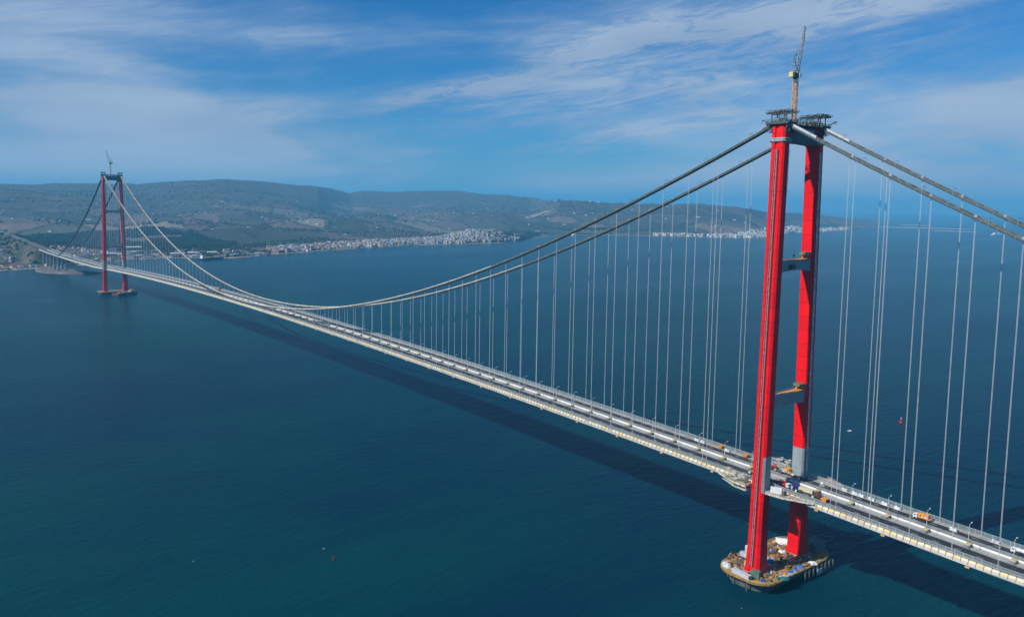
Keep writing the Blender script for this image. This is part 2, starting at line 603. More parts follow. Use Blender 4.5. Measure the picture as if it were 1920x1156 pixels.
def land_material():
    m = bpy.data.materials.new('farmland')
    m.use_nodes = True
    t = m.node_tree
    p = t.nodes['Principled BSDF']
    p.inputs['Roughness'].default_value = 0.95
    p.inputs['Specular IOR Level'].default_value = 0.1
    g = nd(t, 'ShaderNodeNewGeometry')
    q = nd(t, 'ShaderNodeMapping')
    q.inputs['Scale'].default_value = (1, 0.5, 0.6)
    q.inputs['Rotation'].default_value = (0, 0, 0.6)
    wn = nd(t, 'ShaderNodeTexNoise')
    wn.inputs['Scale'].default_value = 0.004
    t.links.new(g.outputs['Position'], wn.inputs['Vector'])
    wv = nd(t, 'ShaderNodeVectorMath')
    wv.operation = 'MULTIPLY_ADD'
    t.links.new(wn.outputs['Color'], wv.inputs[0])
    wv.inputs[1].default_value = (160, 160, 0)
    t.links.new(g.outputs['Position'], wv.inputs[2])
    t.links.new(wv.outputs[0], q.inputs[0])
    v = nd(t, 'ShaderNodeTexVoronoi')
    v.inputs['Scale'].default_value = 1 / 330
    t.links.new(q.outputs[0], v.inputs['Vector'])
    s = nd(t, 'ShaderNodeSeparateColor')
    t.links.new(v.outputs['Color'], s.inputs[0])
    fields = ramp(t, s.outputs[0], [(0.0, (0.042, 0.048, 0.036)), (0.2, (0.066, 0.076, 0.048)), (0.32, (0.12, 0.085, 0.075)), (0.46, (0.17, 0.115, 0.10)),
                                    (0.6, (0.09, 0.092, 0.062)), (0.7, (0.20, 0.15, 0.12)), (0.84, (0.10, 0.07, 0.065)), (0.94, (0.15, 0.12, 0.09)), (1.0, (0.27, 0.22, 0.17))])
    v2 = nd(t, 'ShaderNodeTexVoronoi')
    v2.feature = 'DISTANCE_TO_EDGE'
    v2.inputs['Scale'].default_value = 1 / 330
    t.links.new(q.outputs[0], v2.inputs['Vector'])
    hedge = mth(t, 'LESS_THAN', v2.outputs[0], 0.045)
    n = nd(t, 'ShaderNodeTexNoise')
    n.inputs['Scale'].default_value = 0.0016
    n.inputs['Detail'].default_value = 7
    n.inputs['Roughness'].default_value = 0.6
    t.links.new(g.outputs['Position'], n.inputs['Vector'])
    n3 = nd(t, 'ShaderNodeTexNoise')
    n3.inputs['Scale'].default_value = 0.02
    n3.inputs['Detail'].default_value = 5
    t.links.new(g.outputs['Position'], n3.inputs['Vector'])
    c = mixc(t, mth(t, 'MULTIPLY', hedge, 0.75), fields, (0.025, 0.04, 0.022))
    scrub = ramp(t, n3.outputs[0], [(0.35, (0.038, 0.038, 0.030)), (0.65, (0.115, 0.098, 0.078))])
    sp = nd(t, 'ShaderNodeSeparateXYZ')
    t.links.new(g.outputs['Position'], sp.inputs[0])
    hi = mth(t, 'MULTIPLY_ADD', sp.outputs[2], 1 / 900.0, -0.05)
    sm = nd(t, 'ShaderNodeMapRange')
    t.links.new(mth(t, 'ADD', n.outputs[0], hi), sm.inputs[0])
    sm.inputs[1].default_value = 0.52
    sm.inputs[2].default_value = 0.68
    c = mixc(t, sm.outputs[0], c, scrub)
    bare = nd(t, 'ShaderNodeMapRange')
    t.links.new(n3.outputs[0], bare.inputs[0])
    bare.inputs[1].default_value = 0.68
    bare.inputs[2].default_value = 0.76
    c = mixc(t, mth(t, 'MULTIPLY', bare.outputs[0], 0.4), c, (0.30, 0.26, 0.20))
    # seeded grass on the road embankment
    ax = mth(t, 'LESS_THAN', mth(t, 'ABSOLUTE', sp.outputs[0]), 92.0)
    ay = mth(t, 'GREATER_THAN', sp.outputs[1], 3060.0)
    c = mixc(t, mth(t, 'MULTIPLY', mth(t, 'MULTIPLY', ax, ay), 0.8), c, ramp(t, n3.outputs[0], [(0.32, (0.025, 0.04, 0.028)), (0.5, (0.06, 0.07, 0.045)), (0.62, (0.12, 0.10, 0.075))]))
    t.links.new(c, p.inputs['Base Color'])
    return m


MT['land'] = land_material()


def make_land():
    azs = np.arange(-24, 63.3, 0.13)
    s = np.concatenate([[-60, -22, -8, 4, 16, 32, 55], np.geomspace(80, 9500, 120)])
    A, S = np.meshgrid(azs, s, indexing='ij')
    R = shore_r(A) + S
    X = CX + R * np.sin(np.radians(A))
    Y = CY + R * np.cos(np.radians(A))
    Z = land_z(X, Y)
    Z[:, 0] = -4
    na, ns = A.shape
    verts = np.stack([X, Y, Z], -1).reshape(-1, 3)
    i, j = np.meshgrid(np.arange(na - 1), np.arange(ns - 1), indexing='ij')
    a = (i * ns + j).ravel()
    F = np.stack([a, a + 1, a + ns + 1, a + ns], 1)
    me = bpy.data.meshes.new('hills')
    me.from_pydata(verts.tolist(), [], F.tolist())
    me.polygons.foreach_set('use_smooth', [True] * len(me.polygons))
    me.materials.append(MT['land'])
    me.update()
    o = link('hills', me)
    tag(o, kind='structure')
    # beach strip
    b = MB()
    sand = mat('sand', (0.46, 0.38, 0.27), 0.95, 0, 0.15, 0.02, 0.1)
    rows = []
    for az in np.arange(-3, 62.5, 0.1):
        wv = 9 + 8 * float(vnoise(np.array(az * 1.3), np.array(2.0), 3))
        Rc = float(shore_r(np.array(az)))
        row = []
        for dd in (13, 13 + wv * 0.5, 13 + wv):
            x = CX + (Rc + dd) * math.sin(math.radians(az))
            y = CY + (Rc + dd) * math.cos(math.radians(az))
            row.append((x, y, max(0.15, float(land_z(x, y)) + 0.35)))
        rows.append(row)
    for p, q in zip(rows[:-1], rows[1:]):
        for k in range(2):
            b.face([p[k], p[k + 1], q[k + 1], q[k]])
    tag(b.build('beach', sand, fix=False), kind='structure')
    # sandbars far out in the strait, viaduct islet with rock tail
    def blob(name, pts, zt, m, seed):
        bb = MB()
        n = len(pts)
        cx, cy = sum(p[0] for p in pts) / n, sum(p[1] for p in pts) / n
        mid = [(cx + (x - cx) * 0.93, cy + (y - cy) * 0.93, zt) for x, y in pts]
        inn = [(cx + (x - cx) * 0.5, cy + (y - cy) * 0.5, zt + 0.4) for x, y in pts]
        bb.loft([[(x, y, -3) for x, y in pts], mid, inn], True)
        return tag(bb.build(name, m), kind='structure')
    for (az0, az1, R0, w) in ((63.0, 68.6, 12300, 260), (64.5, 66.5, 14300, 300), (66.3, 68.9, 10900, 90)):
        up, lo = [], []
        for k in range(15):
            f = k / 14
            az = az0 + (az1 - az0) * f
            ww = w * math.sin(math.pi * (0.06 + 0.88 * f)) * (0.7 + 0.6 * random.random())
            for lst, rr in ((up, R0 + ww), (lo, R0 - ww * 0.4)):
                lst.append((CX + rr * math.sin(math.radians(az)), CY + rr * math.cos(math.radians(az))))
        blob('sandbar', up + lo[::-1], 3.0, sand, 1)
    isl = [(-70, 2790), (-52, 2745), (-20, 2705), (20, 2672), (62, 2668), (66, 2690), (52, 2740), (46, 2830), (40, 2930), (30, 2990), (-40, 2995), (-66, 2960), (-78, 2860)]
    blob('islet', isl, 2.6, mat('islet_gravel', (0.17, 0.145, 0.13), 0.9, 0, 0.3, 0.02), 1)
    # breakwater: piled armour stone running out from the islet
    rk = MB()
    for k in range(420):
        f = random.random()
        c = (46 + 60 * f + random.gauss(0, 5 * (1 - f)), 2690 - 10 * f + random.gauss(0, 14 * (1 - f) + 3), 0)
        r = random.uniform(1.4, 3.2)
        h = (7.5 * (1 - f) + 2) * random.uniform(0.5, 1)
        rk.box((c[0], c[1], h / 2 - 0.6), (r * 2, r * 1.6, h), random.random() * 3, 0, 0.6)
    tag(rk.build('breakwater_rock', mat('armour_rock', (0.055, 0.06, 0.065), 0.9)), kind='stuff')


make_land()


# ------------------------------------------------------------------ towers
def make_tower():
    T = root('bridge_tower', (0, 0, 8), 'tall red twin-legged suspension tower nearest the camera with grey cross beams', 'bridge tower')
    OFF = (0, 0, 8)
    SEC = [(8, 13.2, 12.6, 1.2), (13, 12.0, 11.2, 1.5), (30, 10.8, 10.4, 1.5), (85, 9.2, 9.8, 1.4), (200, 8.2, 9.9, 1.3), (300, 7.6, 10.2, 1.2), (316.5, 7.5, 10.2, 1.2)]

    def sec(z):
        zs = [q[0] for q in SEC]
        return [float(np.interp(z, zs, [q[i] for q in SEC])) for i in (1, 2, 3)]

    def ring(z, s, grow=0.0, groove=True):
        wx, wy, c = sec(z)
        X = s * leg_x(z)
        a, b = wx / 2 + grow, wy / 2 + grow
        pts = [(a - c, -b), (a, -b + c)]
        if groove:
            pts += [(a, -0.7), (a - 0.9, -0.7), (a - 0.9, 1.9), (a, 1.9)]
        pts += [(a, b - c), (a - c, b), (-a + c, b), (-a, b - c), (-a, -b + c), (-a + c, -b)]
        return [(X + s * u, v, z) for u, v in pts]
    zz = [8, 13, 20, 30, 45, 65, 85, 110, 140, 170, 200, 235, 270, 300, 316.5]
    for s in (-1, 1):
        leg = MB().loft([ring(z, s) for z in zz]).build('leg', MT['red'], T, OFF)
        # grey primer round the deck level
        b = MB()
        if s > 0:
            b.loft([ring(z, s, 0.03) for z in (66, 75, 88.5)])
            b.build('primer_band', MT['primer'], leg, OFF)
        else:
            rs = []
            for z in (66, 75, 91):
                r = ring(z, s, 0.03)
                n = len(r)
                # chamfer and the two faces towards the deck side only
                rs.append([r[0], r[n - 1], r[n - 2], r[n - 3], r[n - 4]])
            def lo(rr):
                return [(x + 0.3 * (1 if x > 0 else -1) * 0, y, z) for x, y, z in rr]
            for i in range(2):
                for k in range(4):
                    b.face([rs[i][k], rs[i][k + 1], rs[i + 1][k + 1], rs[i + 1][k]])
            z0, z1 = 66, 91
            r0_, r1_ = ring(z0, s, 0.03), ring(z1, s, 0.03)
            b.face([r0_[1], r0_[0], r1_[0], r1_[1]])
            b.build('primer_band', MT['primer'], leg, OFF)
        # hoist rails in the groove of the outer face
        h = MB()
        for yy in (1.35, -0.1):
            h.tube([(s * (leg_x(z) + sec(z)[0] / 2 - 0.25), yy, z) for z in zz[1:-1]], 0.22, 5)
        for z in np.arange(14, 300, 4.0):
            x = s * (leg_x(z) + sec(z)[0] / 2 - 0.3)
            h.bar((x, 1.35, z), (x, -0.1, z + 2), 0.14)
        h.build('hoist_rail', MT['steel'], leg, OFF)
        d = MB()  # dark strip standing in for the shadow beside the hoist rails
        d.tube([(s * (leg_x(z) + sec(z)[0] / 2 + 0.3), -1.25, z) for z in zz[1:-1]], 0.5, 5)
        d.build('painted_shade_strip', mat('painted_shade_red', (0.09, 0.012, 0.014), 0.6) if s < 0 else bpy.data.materials['painted_shade_red'], leg, OFF)
        # pale ducts standing off the face towards the side span
        d = MB()
        px = -1.9 if s > 0 else 1.6
        for q, rr in ((0, 0.42), (1.5, 0.30)):
            if s < 0 and q:
                continue
            d.tube([(s * leg_x(z) + px + q, -(sec(z)[1] / 2 + 0.7), z) for z in (68 if s > 0 else 225, 120, 180, 228, 260, 300)] if s > 0 else
                   [(s * leg_x(z) + px, -(sec(z)[1] / 2 + 0.6), z) for z in (270, 285, 300)], rr, 6)
        for z in np.arange(72 if s > 0 else 272, 300, 9.0):
            d.box((s * leg_x(z) + px + 0.6, -(sec(z)[1] / 2 + 0.35), z), (3.0, 0.7, 0.3))
        d.build('access_duct', MT['pale'], leg, OFF)
        # collar under the head
        c = MB().loft([ring(z, s, g, False) for z, g in ((304.6, 0.2), (305.2, 0.9), (307.2, 1.1), (307.7, 0.2))])
        c.build('collar', MT['steel'], T, OFF)
        # head platform
        x0 = s * leg_x(317)
        p = MB()
        p.box((x0, 0, 317.2), (11.5, 17, 1.3))
        for yy in (-1, 1):
            for xx in (-4.5, 0, 4.5):
                p.bar((x0 + xx, yy * 5.0, 311.5), (x0 + xx, yy * 8.2, 316.6), 0.5)
        pf = p.build('head_platform', MT['dark'], T, OFF)
        rl = MB()
        for xx in np.arange(-5.6, 5.7, 1.6):
            for yy in (-8.3, 8.3):
                rl.bar((x0 + xx, yy, 317.8), (x0 + xx, yy, 319.3), 0.12)
        for yy in np.arange(-8.3, 8.4, 1.66):
            for xx in (-5.6, 5.6):
                rl.bar((x0 + xx, yy, 317.8), (x0 + xx, yy, 319.3), 0.12)
        for zq in (318.5, 319.3):
            for xx in (-5.6, 5.6):
                rl.bar((x0 + xx, -8.3, zq), (x0 + xx, 8.3, zq), 0.12)
            for yy in (-8.3, 8.3):
                rl.bar((x0 - 5.6, yy, zq), (x0 + 5.6, yy, zq), 0.12)
        rl.build('guard_rail', MT['green'], pf, OFF)
        hs = MB()
        for k in range(16):
            yy = random.choice((-1, 1)) * random.uniform(5.6, 8.2)
            xx = x0 + random.uniform(-5.2, 5.2)
            zb_ = random.uniform(309.5, 313.5)
            hs.bar((xx, yy, 316.6), (xx, yy, zb_), 0.2)
            hs.bar((xx, yy, zb_), (xx + random.uniform(-3, 3), yy, zb_ + random.uniform(-0.4, 0.4)), 0.22)
        for yy in (-7.6, 7.2):
            hs.box((x0 + random.uniform(-1, 1), yy, 311.6), (7.5, 1.6, 0.3))
            hs.box((x0 + random.uniform(-2, 2), yy, 313.0), (2.2, 1.3, 2.0))
        hs.build('hanging_scaffold', MT['dark'], T, OFF)['kind'] = 'stuff'
        # saddle
        xs = s * TOP_X
        sd = MB()
        sd.prism([(-4.8, 317.9), (4.8, 317.9), (4.2, 319.2), (2.2, 320.4), (0, 320.9), (-2.2, 320.4), (-4.2, 319.2)], 'x', xs - 1.5, xs + 1.5)
        for yy in (-3.4, -1.7, 0, 1.7, 3.4):
            sd.box((xs, yy, 319.0), (3.9, 0.25, 2.4))
        sd.build('saddle', MT['green'], T, OFF)
        # gantry frame over the saddle
        gm = MB()
        for xx in (-3.2, 3.2):
            for yy in (-5.5, 0, 5.5):
                gm.bar((xs + xx, yy, 317.9), (xs + xx, yy, 325.4), 0.55)
            gm.bar((xs + xx, -9.5, 325.6), (xs + xx, 9.5, 325.6), 0.55, 1.0)
            gm.bar((xs + xx, -7.5, 327.6), (xs + xx, 7.5, 327.6), 0.3)
            for yy in np.arange(-9, 9, 2.0):
                gm.bar((xs + xx, yy, 325.8), (xs + xx, yy + 1.0, 327.6), 0.2)
                gm.bar((xs + xx, yy + 2, 325.8), (xs + xx, yy + 1.0, 327.6), 0.2)
            gm.bar((xs + xx, -5.5, 318.4), (xs + xx, 0, 325), 0.25)
            gm.bar((xs + xx, 5.5, 318.4), (xs + xx, 0, 325), 0.25)
        for yy in np.arange(-9.4, 9.5, 2.35):
            gm.bar((xs - 5.6, yy, 326.2), (xs + 5.6, yy, 326.2), 0.3)
        for xx in (-5.4, 5.4):
            for yy in np.arange(-9.2, 9.3, 1.6):
                gm.bar((xs + xx, yy, 326.3), (xs + xx, yy, 326.3 + random.uniform(1.1, 2.2)), 0.16)
            gm.bar((xs + xx, -9.3, 327.4), (xs + xx, 9.3, 327.4), 0.14)
        gm.v = [(x, y, z - 1.7 if z > 322 else z) for x, y, z in gm.v]
        gm.build('gantry_frame', MT['dark'], T, OFF)
        for k in range(11):
            MB().box((xs + random.uniform(-4.4, 4.4), -7.5 + k * 1.5, 324.9 + random.random() * 0.7), (random.uniform(0.8, 2.4), random.uniform(0.6, 1.3), random.uniform(0.5, 1.8)), random.random() * 0.4
                     ).build('hoist_gear', MT[random.choice(('steel', 'dark', 'green', 'pale'))], T, OFF)
        for k in range(7):
            MB().box((xs + random.choice((-4.6, 4.6, 3.4, -3.4)), -7.2 + k * 2.4, 318.9), (random.uniform(0.8, 2.0), random.uniform(0.8, 1.8), random.uniform(1.2, 2.6)), random.random() * 0.4
                     ).build('gear_box', MT[random.choice(('steel', 'dark', 'green', 'pale', 'white'))], T, OFF)
        # side jibs that carry the catwalk ropes
        for yy in (-1, 1):
            jb = MB()
            jb.bar((xs, yy * 8.4, 317.6), (xs, yy * 15.0, 320.2), 0.35)
            jb.bar((xs + 1.4, yy * 8.4, 317.6), (xs + 1.4, yy * 15.0, 320.2), 0.35)
            jb.bar((xs, yy * 15, 320.2), (xs + 1.4, yy * 15.0, 320.2), 0.5)
            jb.bar((xs, yy * 15, 320.2), (xs, yy * 15, 317.8), 0.25)
            jb.bar((xs + 0.7, yy * 9, 320.4), (xs + 0.7, yy * 15, 320.4), 0.2)
            jb.build('cantilever_jib', MT['dark'], T, OFF)
    # top beam
    xi = leg_x(310) - 3.85
    tb = MB().prism([(-xi, 315.6), (xi, 315.6), (xi, 303.4), (xi - 2, 304.4), (4, 304.9), (-4, 304.9), (-xi + 2, 304.4), (-xi, 303.4)], 'y', -3.9, 3.9)
    tbo = tb.build('top_beam', MT['head'], T, OFF)
    for k in range(11):
        x = -xi + 1.5 + k * (2 * xi - 3) / 10
        MB().box((x, -4.1, 310.7), (0.35, 0.4, 9.4)).build('stiffener_rib', MT['primer'], tbo, OFF)
    wk = MB()
    wk.box((0, 0, 316.6), (2 * xi - 3, 13, 0.5))
    for yy in (-6.4, 6.4):
        for zq in (317.9, 319.0, 320.2):
            wk.bar((-xi, yy, zq), (xi, yy, zq), 0.25)
        for x in np.arange(-xi, xi, 2.1):
            wk.bar((x, yy, 316.8), (x, yy, 320.2), 0.2)
            wk.bar((x, yy, 316.8), (x + 2.1, yy, 320.2), 0.18)
    wk.build('link_walkway', MT['dark'], T, OFF)
    for (x, y, dx, dz, m_) in ((9.5, -3.5, 3.0, 2.2, 'orange'), (13.2, -3, 3.4, 2.6, 'orange'), (2, -3.5, 4.0, 2.0, 'steel'), (-2.2, 3, 3.2, 2.6, 'pale'), (5.5, 3.5, 3.4, 2.0, 'steel'), (-11, -4, 2.6, 3.0, 'pale')):
        w = MB()
        w.box((x, y, 316.9 + dz * 0.3), (dx, 2.2, dz * 0.5))
        w.prism([(y - 1.0 + 1.0 + 1.1 * math.cos(a * math.pi / 5), 317.4 + dz * 0.62 + 1.0 * math.sin(a * math.pi / 5)) for a in range(10)], 'x', x - dx * 0.36, x + dx * 0.36)
        w.build('winch', MT[m_], T, OFF)
    # two middle cross beams with haunched ends
    for zt, dep in ((225.2, 7.2), (131.2, 8.0)):
        xi = leg_x(zt) - sec(zt)[0] / 2 + 0.05
        zb = zt - dep
        cb = MB().prism([(-xi, zt + 1.3), (-xi + 2.5, zt + 0.3), (-xi + 7, zt), (xi - 7, zt), (xi - 2.5, zt + 0.3), (xi, zt + 1.3),
                         (xi, zb - 0.9), (xi - 2.5, zb - 0.3), (xi - 8, zb + 0.3), (0, zb + 0.7), (-xi + 8, zb + 0.3), (-xi + 2.5, zb - 0.3), (-xi, zb - 0.9)], 'y', -3.3, 3.3)
        cbo = cb.build('cross_beam', MT['primer'], T, OFF)
        td = MB()
        td.box((xi * 0.25, 0, zt + 0.22), (xi * 1.0, 6.2, 0.3))
        td.prism([(xi - 8.0, zt + 0.12), (xi - 2.6, zt + 0.45), (xi - 0.3, zt + 1.45), (xi - 0.3, zt + 1.75), (xi - 2.6, zt + 0.8), (xi - 8.0, zt + 0.4)], 'y', -3.1, 3.1)
        td.build('timber_deck', MT['orange'], cbo, OFF)
        rl = MB()
        for yy in (-3.2, 3.2):
            for x in np.arange(-xi + 1, xi - 0.5, 2.4):
                rl.bar((x, yy, zt), (x, yy, zt + 1.5), 0.14)
            rl.bar((-xi + 1, yy, zt + 1.5), (xi - 1, yy, zt + 1.5), 0.14)
        rl.build('guard_rail', MT['steel'], cbo, OFF)
        wp = MB()
        wp.box((xi - 3.2, -1, zt + 4.4), (5.4, 7.6, 1.6))
        for a in (-1, 1):
            for c in (-1, 1):
                wp.bar((xi - 3.2 + a * 2.3, -1 + c * 3.2, zt), (xi - 3.2 + a * 2.3, -1 + c * 3.2, zt + 4.0), 0.25)
        wp.build('work_cradle', MT['green'], cbo, OFF)
    hl = MB()
    hl.tube([(-5.5, -4.6, 235), (-5.5, -4.6, 229.4)], 0.1, 5)
    hl.box((-5.5, -4.6, 228.8), (1.4, 1.2, 1.6), 0.3, 0, 0.5)
    hl.box((-6, -4.4, 221.2), (6.5, 1.6, 3.0), 0.1, 0, 0.8)
    hl.tube([(-5.5, -4.6, 228.2), (-5.5, -4.6, 222)], 0.1, 5)
    hl.build('hoist_load', MT['dark'], T, OFF)
    return T


tower = make_tower()
far_tower = copy_tree(tower)
far_tower.location.y = 2023
far_tower['label'] = 'distant red twin-legged suspension tower rising by the far shore'
for o in (tower, far_tower):
    o['group'] = 'towers of the suspension bridge'


def lattice(b, a, c, w0, w1, n, r, mi=0):
    a, c = Vector(a), Vector(c)
    d = (c - a).normalized()
    u = d.cross(Vector((0, 1, 0))).normalized()
    v = d.cross(u).normalized()
    P = []
    for i in range(n + 1):
        f = i / n
        w = w0 + (w1 - w0) * f
        q = a.lerp(c, f)
        P.append([q + u * w / 2 * sx + v * w / 2 * sy for sx, sy in ((-1, -1), (1, -1), (1, 1), (-1, 1))])
    for k in range(4):
        b.bar(P[0][k], P[n][k], r * 1.5, None, mi)
    for i in range(n):
        for k in range(4):
            k2 = (k + 1) % 4
            b.bar(P[i][k], P[i][k2], r, None, mi)
            if i % 2:
                b.bar(P[i][k], P[i + 1][k2], r, None, mi)
            else:
                b.bar(P[i][k2], P[i + 1][k], r, None, mi)
    for k in range(4):
        b.bar(P[n][k], P[n][(k + 1) % 4], r, None, mi)
    return b


def make_crane():
    T = root('tower_crane', (-6.6, 0, 316.9), 'orange lattice mast crane with raised jib on top of the near red tower', 'crane', 'cranes on the tower tops')
    lattice(MB(), (0, 0, 0), (0, 0, 31), 2.3, 2.3, 14, 0.22).build('mast', mat('crane_orange', (0.75, 0.36, 0.07), 0.6), T)
    s = MB()
    s.cyl((0, 0, 31), 1.7, 0.9, 12)
    s.box((-0.6, 0, 33.3), (5.2, 3.2, 2.8))
    so_ = s.build('turntable', MT['dark'], T)
    c = MB().box((1.6, -2.0, 33.2), (1.8, 1.4, 2.4)).build('cab', MT['pale'], T)
    MB().box((2.3, -2.05, 33.5), (0.5, 1.2, 1.2)).build('windscreen', MT['glass'], c)
    w = MB()
    w.box((-4.6, 0, 33.4), (2.6, 3.0, 3.2))
    w.build('counterweight', MT['yellow'], T)
    a = MB()
    for yy in (-1.2, 1.2):
        a.bar((1.2, yy, 34.6), (-3.2, yy * 0.3, 44), 0.28)
        a.bar((-4.2, yy, 34.6), (-3.2, yy * 0.3, 44), 0.28)
        a.bar((-1.0, yy * 0.6, 39.3), (-3.8, yy * 0.6, 39.3), 0.2)
        a.bar((-0.2, yy * 0.7, 37), (-3.4, yy * 0.3, 43), 0.16)
    a.box((-3.2, 0, 44.2), (1.2, 1.2, 0.6))
    a.build('a_frame', MT['steel'], T)
    lattice(MB(), (1.4, 0, 34.6), (8.6, 0.6, 66), 1.9, 1.0, 16, 0.16).build('jib', MT['steel'], T)
    h = MB()
    h.box((8.9, 0.7, 66.3), (1.8, 0.9, 1.0), 0.5)
    h.bar((-3.2, 0, 44.2), (4.6, 0.3, 49.5), 0.13)
    h.bar((-3.2, 0.4, 44.2), (5.6, 0.4, 54.5), 0.13)
    h.box((0.2, 0.9, 46.8), (0.9, 0.7, 0.9))
    h.build('stay_ropes', MT['dark'], T)
    k = MB()
    k.tube([(9.6, 0.7, 66), (9.6, 0.7, 58)], 0.07, 5)
    k.box((9.6, 0.7, 57.3), (0.6, 0.5, 1.4))
    k.build('hook_block', MT['yellow'], T)
    return T


crane = make_crane()
far_crane = copy_tree(crane)
far_crane.location.y = 2023
far_crane.location.x = -2.8
far_crane.rotation_euler = (0, 0, math.pi)
far_crane['label'] = 'small dark lattice crane on top of the distant tower'


# ------------------------------------------------------------------ foundations
def rrect(hx, hy, r, z, cx=1.0, cy=2.0, n=7):
    P = []
    for (sx, sy, a0) in ((1, 1, 0), (-1, 1, 90), (-1, -1, 180), (1, -1, 270)):
        for k in range(n):
            a = math.radians(a0 + 90 * k / (n - 1))
            P.append((cx + sx * (hx - r) + r * math.cos(a), cy + sy * (hy - r) + r * math.sin(a), z))
    return P


def make_foundation():
    F = root('tower_foundation', (0, 0, 0), 'ochre-edged concrete island under the near red tower cluttered with site gear', 'bridge pier', 'tower foundations in the sea')
    MB().loft([rrect(40, 16, 12, -3.5), rrect(40, 16, 12, 6.7)]).build('caisson', mat('wet_concrete', (0.10, 0.115, 0.10), 0.8, 0, 0.3, 0.2), F)
    slab = MB().loft([rrect(44.0, 21.0, 14.5, 6.7), rrect(44.9, 21.9, 15.4, 7.0), rrect(44.9, 21.9, 15.4, 8.0)]).build('platform_slab', MT['ochre'], F)
    top = mat('site_floor', (0.36, 0.205, 0.075), 0.9, 0, 0.45, 0.16)
    MB().loft([rrect(42.9, 19.9, 13.4, 8.0), rrect(42.9, 19.9, 13.4, 8.08)]).build('work_floor', top, slab)
    rl = MB()
    P = rrect(44.5, 21.5, 15.0, 8.0, n=12)
    for i, p in enumerate(P):
        q = P[(i + 1) % len(P)]
        n = max(1, int((Vector(q) - Vector(p)).length / 2.2))
        for k in range(n):
            a = Vector(p).lerp(Vector(q), k / n)
            rl.bar(a, a + Vector((0, 0, 1.3)), 0.16)
        for z in (0.7, 1.3):
            rl.bar((p[0], p[1], 8 + z), (q[0], q[1], 8 + z), 0.14)
    rl.build('guard_rail', MT['yellow'], slab)
    P = rrect(46.9, 22.9, 15.4, 0, n=7)
    fm = MB().tube([(0, 0, -3), (0, 0, 6.9)], 0.45, 6)
    pile0 = None
    spots = [(2 + k * 2.6, -21.2 + 1.0 * (k % 2)) for k in range(16)] + [(-42, -4), (-40, 8), (-34, 17), (-27, 21), (-14, 21.6), (0, 22), (16, 22), (30, 21)]
    for x, y in spots:
        if pile0 is None:
            pile0 = fm.build('pile', mat('pile_steel', (0.17, 0.18, 0.15), 0.8), F)
            o = pile0
        else:
            o = pile0.copy()
            C.objects.link(o)
        o.location = (x, y, 0)
    pf = MB()
    pf.box((20, -21.9, 3.4), (7, 0.4, 3.6))
    pf.build('fender_panel', MT['grey_box'], F)
    # plinths under the legs
    for s in (-1, 1):
        MB().loft([[(s * BASE_X + x, y, z) for x, y in ((-8, -7.6), (8, -7.6), (8, 7.6), (-8, 7.6))] for z in (8.08, 8.6)]).build('leg_plinth', MT['concrete'], F)
    return F


found = make_foundation()
far_found = copy_tree(found)
far_found.location.y = 2023
for o in far_found.children:
    if o.name.startswith('platform_slab'):
        o.data = o.data.copy()
        o.data.materials[0] = mat('stained_concrete', (0.20, 0.16, 0.14), 0.9)
far_found['label'] = 'low dark concrete island under the distant red tower'


